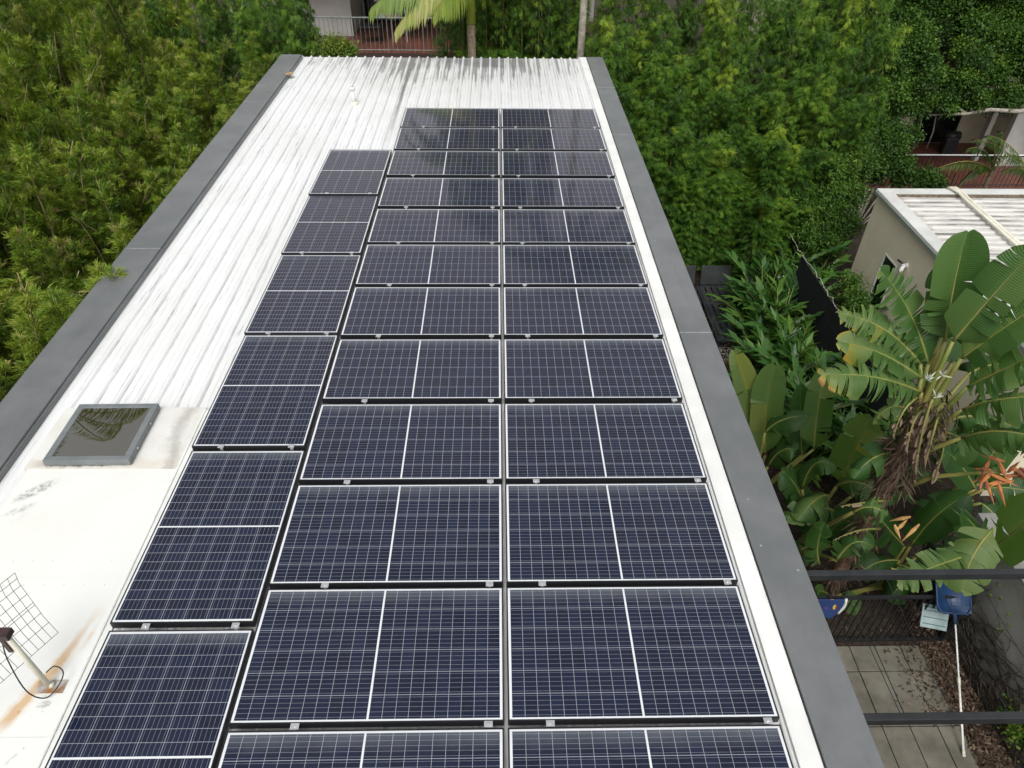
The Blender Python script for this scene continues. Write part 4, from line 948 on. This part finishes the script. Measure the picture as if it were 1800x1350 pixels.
# ------------------------------------------------------------------ black slatted lounge
lo_ = thing('outdoor_lounge', 'black slatted outdoor lounge frame without cushions on pale pebbles', 'sofa', (4.5, -1.1, GZ))
bm_ = simple('charcoal_lounge_metal', (.022, .025, .028), (.035, .039, .042), 6, .4)
for j in range(3):
    ya, yb = .02+j*.74, .02+j*.74+.72; st = MB()
    st.box(.2, 1.16, ya, ya+.05, .3, .36).box(.2, 1.16, yb-.05, yb, .3, .36).box(.2, .25, ya+.05, yb-.05, .3, .36).box(1.11, 1.16, ya+.05, yb-.05, .3, .36)
    st.box(.25, 1.11, ya+.34, ya+.38, .30, .345)
    for q in range(6): st.box(.262+q*.143, .368+q*.143, ya+.05, yb-.05, .345, .36)
    st.build('seat', bm_, lo_, bevel=.006)
    Mx = Matrix.Translation((1.16, 0, .36)) @ Matrix.Rotation(math.radians(14), 4, 'Y')
    MB().box(0, .05, ya+.05, yb-.05, -.02, .48, Mx).build('backrest', bm_, lo_, bevel=.01)
    MB().box(1.10, 1.16, yb-.09, yb-.03, 0, .3).build('leg', bm_, lo_); MB().box(.2, .26, ya+.03, ya+.09, 0, .3).build('leg', bm_, lo_)
st = MB().box(-.62, .18, 1.5, 2.22, .3, .345)
for q in range(5): st.box(-.6+q*.155, -.5+q*.155, 1.5, 2.22, .346, .36)
st.build('seat', bm_, lo_, bevel=.006)
for xa in (-.55, .3):
    Mx = Matrix.Translation((xa, 2.24, .36)) @ Matrix.Rotation(math.radians(-22), 4, 'X')
    MB().box(0, .72, 0, .05, 0, .46, Mx).build('backrest', M['slate_metal'], lo_, bevel=.01)
MB().box(-.6, -.54, 1.52, 1.58, 0, .3).build('leg', bm_, lo_)

# ------------------------------------------------------------------ apartment building behind
def railing(root, x0, x1, y, z0, h, m, step=.115):
    rr_ = thing('balcony_railing', root[0], 'railing', (x0, y, z0), 'balcony railings of the building behind' if False else None)
    MB().tube([(0, 0, h), (x1-x0, 0, h)], .024, 8).build('handrail', m, rr_)
    b = MB().tube([(0, 0, .08), (x1-x0, 0, .08)], .014, 6)
    k = 0
    while k*step < x1-x0:
        r0 = .016 if k % 8 == 0 else .0075; b.tube([(k*step, 0, 0), (k*step, 0, h)], r0, 5); k += 1
    b.build('balusters', m, rr_); return rr_
M['terracotta'] = (lambda k: (k.t.nodes, (lambda bt_: (k.color(k.mix(k.ramp(k.noise(1.2, 5), .35, .7), (.15, .055, .035), (.22, .085, .05))),))(0), k.m)[-1])(NT('terracotta_tiles').set(.6))
def tiles_mat():
    k = NT('terracotta_floor_tiles').set(.55)
    bt_ = k.n('ShaderNodeTexBrick'); bt_.offset = 0; bt_.inputs['Scale'].default_value = 1; bt_.inputs['Brick Width'].default_value = .3; bt_.inputs['Row Height'].default_value = .3
    bt_.inputs['Mortar Size'].default_value = .012; bt_.inputs['Color1'].default_value = (.20, .065, .04, 1); bt_.inputs['Color2'].default_value = (.14, .05, .035, 1); bt_.inputs['Mortar'].default_value = (.06, .04, .035, 1)
    k.l(k.n('ShaderNodeTexCoord').outputs['Object'], bt_.inputs['Vector']); k.color(k.mix(k.math('MULTIPLY', k.ramp(k.noise(1.1, 5), .4, .7), .5), bt_.outputs[0], (.07, .035, .028))); return k.m
M['tiles'] = tiles_mat()

# --- middle wing with the balcony seen between palm and bamboo
YB = 11.0; bz = at(650, 93, y=YB)[2]
x_ = lambda u, v, y: at(u, v, y=y)[0]
mw = thing('apartment_block', 'pale apartment wing with dark doorway and tiled balcony behind the roof', 'building', (-4, YB, GZ))
def bp_(root, name, mb, m, **k):
    o = root.location; mb.v = [(a-o[0], b-o[1], c-o[2]) for a, b, c in mb.v]; return mb.build(name, m, root, **k)
xl, xd, xr = x_(560, 20, YB+2.3), x_(617, 20, YB+2.0), 3.5
bp_(mw, 'wall', MB().box(-9, xd, YB+2.0, YB+2.2, GZ, 4.2).box(xd-.2, xd, YB+2.2, YB+4.5, GZ, 4.2).box(xd, xr, YB+4.3, YB+4.5, GZ, 4.2).box(-9, xr, YB+4.5, YB+9, GZ, 4.2), M['render_white'])
bp_(mw, 'balcony_floor', MB().box(-9, xr, YB, YB+2.0, bz-.3, bz).box(xd, xr, YB+2.0, YB+4.3, bz-.3, bz), M['tiles'])
bp_(mw, 'ceiling_slab', MB().box(-9, xr, YB-.1, YB+4.3, bz+2.75, bz+3.0), M['render_white'])
dd = bp_(mw, 'sliding_door', MB().box(xd+.1, xd+2.6, YB+4.2, YB+4.29, bz+.02, bz+2.2), M['dark_room'])
cu = MB()
for q in range(14): cu.box(xd+.25+q*.11, xd+.33+q*.11, YB+3.95+.04*(q % 2), YB+3.99+.04*(q % 2), bz+.05, bz+2.3)
bp_(mw, 'curtain', cu, simple('grey_curtain', (.10, .11, .115), (.16, .17, .18), 6, .9))
bp_(mw, 'lower_wall', MB().box(-8.9, xr-.1, YB+.1, YB+1.9, GZ, bz-.3), M['render_grey'])
railing(('pale green railing of the balcony beyond the ribbed roof',), x_(560, 90, YB), x_(800, 90, YB), YB+.05, bz, 1.02, M['rail_green'], .14)
bx = x_(690, 70, YB+1.2)
bs = thing('laundry', 'pink and white clothes hanging at the back of the balcony', 'laundry', (bx, YB+1.3, bz))
MB().box(-.02, .02, -.02, .02, 0, 1.25).box(-.5, .5, -.01, .01, 1.22, 1.25).box(.46, .5, -.02, .02, 0, 1.22).build('rack', M['alu'], bs)
for q, (cx_, c1_) in enumerate(((-.3, (.35, .36, .38)), (-.05, (.45, .2, .3)), (.2, (.3, .16, .24)))):
    cm = MB(); NX = 7
    vs = [(cx_+.2*i/NX-.1, .03*math.sin(i*1.7+j)*j/4, 1.24-.13*j-.02*math.sin(i)) for j in range(5) for i in range(NX+1)]
    cm.add(vs, [(j*(NX+1)+i, j*(NX+1)+i+1, (j+1)*(NX+1)+i+1, (j+1)*(NX+1)+i) for j in range(4) for i in range(NX)])
    cm.build('garment', simple('cloth', c1_, rough=.9), bs, True)
tt_ = thing('balcony_table', 'dark low table on the terracotta balcony floor', 'table', (x_(655, 80, YB+1.1), YB+1.2, bz))
MB().box(-.35, .35, -.25, .25, .5, .54).build('table_top', M['black_metal'], tt_, bevel=.01)
for a, b in ((-.3, -.2), (.3, -.2), (-.3, .2), (.3, .2)): MB().tube([(a, b, 0), (a, b, .5)], .02, 6).build('leg', M['black_metal'], tt_)

# --- right wing: terrace below, balcony above, half hidden by the fig tree
YT = 7.3; TF = GZ+.05
rw = thing('terrace_house', 'beige two-storey house with terracotta terrace behind the fig tree', 'house', (12, YT, GZ))
YW = 11.0; XL = 9.6; XP = x_(1715, 240, YW-1.2)
za = at(1495, 134, y=9.3)[2]; zb_ = at(1495, 156, y=9.3)[2]
bp_(rw, 'wall', MB().box(XL, 22, YW, YW+.25, GZ, 4.5).box(XL, 22, YW+.25, YW+6, GZ, 4.4), M['render_beige'])
bp_(rw, 'terrace_floor', MB().box(XL, 22, YT, YW, GZ, TF), M['tiles'])
bp_(rw, 'balcony_slab', MB().box(XL-1, 22, 9.3, YW, zb_, za), M['render_beige'])
bp_(rw, 'balcony_tiles', MB().box(XL-1, 22, 9.32, YW, za+.004, za+.02), M['tiles'])
xa, xb = x_(1600, 240, YW), x_(1672, 240, YW)
bp_(rw, 'sliding_door', MB().box(xa, xb, YW-.03, YW-.004, TF+.02, TF+2.1), M['dark_glass'])
fd = MB()
for q in (xa-.05, (xa+xb)/2-.02, xb): fd.box(q, q+.05, YW-.06, YW-.03, TF+.02, TF+2.1)
fd.box(xa-.05, xb+.05, YW-.06, YW-.03, TF+2.1, TF+2.16); bp_(rw, 'door_frame', fd, M['slate_metal'])
bp_(rw, 'pillar', MB().box(XP, XP+.16, 9.4, 9.62, TF, zb_), simple('pale_pillar', (.4, .38, .33), (.46, .44, .39), 2, .9), bevel=.01)
bp_(rw, 'side_wall', MB().box(XP+.5, 22, 9.0, 9.2, GZ, zb_-.01), M['render_white'])
bp_(rw, 'upper_door', MB().box(XL+.2, 22, YW-.02, YW-.003, za+.03, za+2.2), M['dark_room'])
bp_(rw, 'upper_slab', MB().box(XL-1, 22, 9.0, YW, za+2.75, za+3.0), M['render_white'])
railing(('dark railing with pale handrail in front of the terracotta terrace',), 9.9, 20.5, YT+.06, TF, 1.0, M['black_metal'], .13)
tr_ = MB().tube([(9.9, YT+.06, TF+1.025), (20.5, YT+.06, TF+1.025)], .022, 8).build('handrail', M['white_paint'])
tr_.parent = bpy.data.objects['balcony_railing.001']; tr_.location = (-9.9, -(YT+.06), -TF)
railing(('upper balcony railing half hidden by bamboo and fig leaves',), XL-.9, 20, 9.36, za, 1.0, M['slate_metal'], .13)
bc = thing('barbecue', 'black covered barbecue against the terrace wall', 'barbecue', (XP-.6, YW-.9, TF))
MB().box(-.22, .22, -.16, .16, 0, .55).build('cart', M['black_metal'], bc, bevel=.03)
MB().tube([(-.23, 0, .58), (.23, 0, .58)], .16, 14).build('lid', M['black_metal'], bc, True)

# ------------------------------------------------------------------ pergola beams and wires at the right
pg = thing('pergola', 'charcoal pergola beams with thin wires over the paved side yard', 'pergola', (2.3, -9.8, -.6))
for yb in (0, -1.235):
    MB().box(0.02, 7, yb-.028, yb+.028, -.08, 0).build('beam', M['slate_metal'], pg, bevel=.004)
for i, u in enumerate((1477, 1556, 1640, 1716, 1790)):
    xx = at(u, 1014, z=-.65)[0]-2.3
    MB().tube([(xx, -.01, -.045), (xx-.002, -.6, -.065), (xx, -1.23, -.045)], .0032, 5).build('wire', M['black_metal'], pg)
MB().box(6.9, 7, -.05, .05, -.1+GZ+.6, -.1).build('post', M['slate_metal'], pg)

# boundary wall with bare vines
bw = MB().box(6.46, 6.7, -13, -7.2, GZ, -2.95).build('boundary_wall', M['render_grey'], bevel=.01)
tag(bw, 'grey rendered boundary wall covered in bare vine stems at lower right', 'wall')
vs = MB(); r1 = random.Random(21)
for i in range(95):
    yy = r1.uniform(-10.6, -7.3); z_ = GZ+.05; p_ = []; a_ = r1.uniform(-.5, .5)
    for q in range(14):
        p_.append((6.445-r1.uniform(0, .03), yy, z_)); a_ = max(-1.5, min(1.5, a_+r1.uniform(-.7, .7))); yy += .15*math.sin(a_); z_ += .15*abs(math.cos(a_))*r1.uniform(.5, 1)
        if z_ > -3.0: break
    if len(p_) > 2: vs.tube(p_, [.012*(1-.7*j/len(p_)) for j in range(len(p_))], 5)
tag(vs.build('wall_vine', simple('brown_vine', (.03, .024, .02), (.07, .055, .04), 20, .85)), 'tangled bare brown vine climbing the grey boundary wall', 'vine')

# pool fence, towel, sign, leaf net
pf = thing('pool_fence', 'low black barred fence at the far edge of the paving', 'fence', (2.4, -7.98, GZ))
for z in (1.13, .08): MB().box(0, 3.95, -.02, .02, z, z+.04).build('rail', M['black_metal'], pf)
b = MB()
for q in range(40): b.box(.02+q*.099, .036+q*.099, -.008, .008, .12, 1.13)
b.build('bars', M['black_metal'], pf)
for q in (0, 1.95, 3.9): MB().box(q, q+.05, -.025, .025, 0, 1.2).build('post', M['black_metal'], pf)
pgate = thing('pool_gate', 'black slatted gate standing open against the grey wall', 'gate', (6.36, -7.95, GZ))
pgate.rotation_euler = (0, 0, math.radians(12))
for z in (1.13, .08): MB().box(-.02, .02, 0, .95, z, z+.04).build('rail', M['black_metal'], pgate)
b = MB()
for q in range(8): b.box(-.03, .03, .03+q*.12, .05+q*.12, .12, 1.13)
b.build('slats', M['black_metal'], pgate)
tw0 = at(1452, 1068, y=-8.03)
tw = MB(); NX, NZ = 14, 12
for j in range(NZ+1):
    for i in range(NX+1):
        fx = i/NX; fz = j/NZ
        tw.v.append((tw0[0]-.40+.60*fx+.015*math.sin(fz*5), -8.03-.05*math.sin(fx*9+fz)*fz-.03*fz, -3.70-.5*fz*(1-.1*math.sin(fx*3))*.72)); tw.t.append(.5)
tw.f = [(j*(NX+1)+i, j*(NX+1)+i+1, (j+1)*(NX+1)+i+1, (j+1)*(NX+1)+i) for j in range(NZ) for i in range(NX)]
k = NT('printed_towel').set(.9)
vo = k.n('ShaderNodeTexVoronoi'); vo.inputs['Scale'].default_value = 13; mp = k.n('ShaderNodeMapping'); mp.inputs['Rotation'].default_value = (0, .7, 0); mp.inputs['Scale'].default_value = (1, 1, .5)
k.l(k.n('ShaderNodeTexCoord').outputs['Object'], mp.inputs[0]); k.l(mp.outputs[0], vo.inputs['Vector'])
hc = k.n('ShaderNodeValToRGB'); e = hc.color_ramp.elements; e[0].color = (.35, .02, .05, 1); e[1].color = (.02, .25, .45, 1); e[1].position = .75
e2 = e.new(.45); e2.color = (.55, .5, .4, 1); e3 = e.new(.6); e3.color = (.45, .35, .03, 1); hc.color_ramp.interpolation = 'CONSTANT'
k.l(vo.outputs['Color'], hc.inputs[0]); k.color(k.mix(k.math('LESS_THAN', vo.outputs['Distance'], .38), (.012, .035, .13), hc.outputs[0]))
two = tw.build('beach_towel', k.m, smooth=True); tag(two, 'dark blue towel with red and yellow print hanging on the black pool fence', 'towel')
so_ = two.modifiers.new('thick', 'SOLIDIFY'); so_.thickness = .008
hem = MB().tube([(tw0[0]+.205+.015*math.sin(z*5), -8.04-.05*math.sin(9+z)*z-.03*z, -3.69-.36*z*.99) for z in np.linspace(0, .9, 10)], .02, 6)
hem.build('hem', M['white_paint'], two, True)
s0 = at(1643, 1082, y=-8.05)
sg = thing('pool_sign', 'pale teal striped sign board resting on the black pool fence', 'sign', (s0[0], -8.06, s0[2]-.02))
sg.rotation_euler = (math.radians(-42), 0, math.radians(-14))
MB().box(-.17, .17, -.012, .012, -.16, .16).build('board', simple('pale_teal', (.20, .27, .27), (.27, .35, .35), 6, .4), sg, bevel=.004)
for q, z in enumerate((-.11, -.02, .07, .12)): MB().box(-.15, .15, -.0145, -.0125, z, z+.012).build('stripe', simple('teal_ink', (.03, .12, .14), rough=.5), sg)
a0 = np.array((5.86, -9.58, GZ+.045)); a1 = at(1679, 1092, y=-8.28)
ln = thing('leaf_net', 'pool leaf net with blue mesh head and white pole leaning on fence', 'pool net', tuple(a0))
v_ = a1-a0
MB().tube([(0, 0, 0), v_*.55], .014, 8).tube([v_*.55, v_], .011, 8).build('pole', M['white_paint'], ln, True)
MB().tube([v_*.52, v_*.58], .021, 8).tube([(0, 0, 0), v_*.05], .02, 8).build('grip', M['pvc'], ln, True)
dv = v_/np.linalg.norm(v_); sd_ = np.cross(dv, [0, 0, 1.]); sd_ /= np.linalg.norm(sd_); n3 = np.cross(sd_, dv)
c0 = v_+dv*.10; hw, hl = .22, .40
ringp = [c0-sd_*hw*.75, c0+sd_*hw*.75, c0+sd_*hw+dv*.08, c0+sd_*hw+dv*hl, c0-sd_*hw+dv*hl, c0-sd_*hw+dv*.08, c0-sd_*hw*.75]
bl = simple('blue_plastic', (.006, .025, .075), (.01, .04, .11), 8, .45)
MB().tube(ringp, .014, 7).tube([v_-dv*.04, c0], [.015, .03], 7).build('net_frame', bl, ln)
nb = MB()
for i in range(9):
    for j in range(9):
        f = lambda i, j: c0+sd_*hw*(i/4.5-1)+dv*(.01+hl*j/9)-n3*.10*math.sin(math.pi*i/9)*math.sin(math.pi*min(1, .15+j/10))
        nb.quad(f(i, j), f(i+1, j), f(i+1, j+1), f(i, j+1))
nb.build('mesh_bag', bl, ln, True)
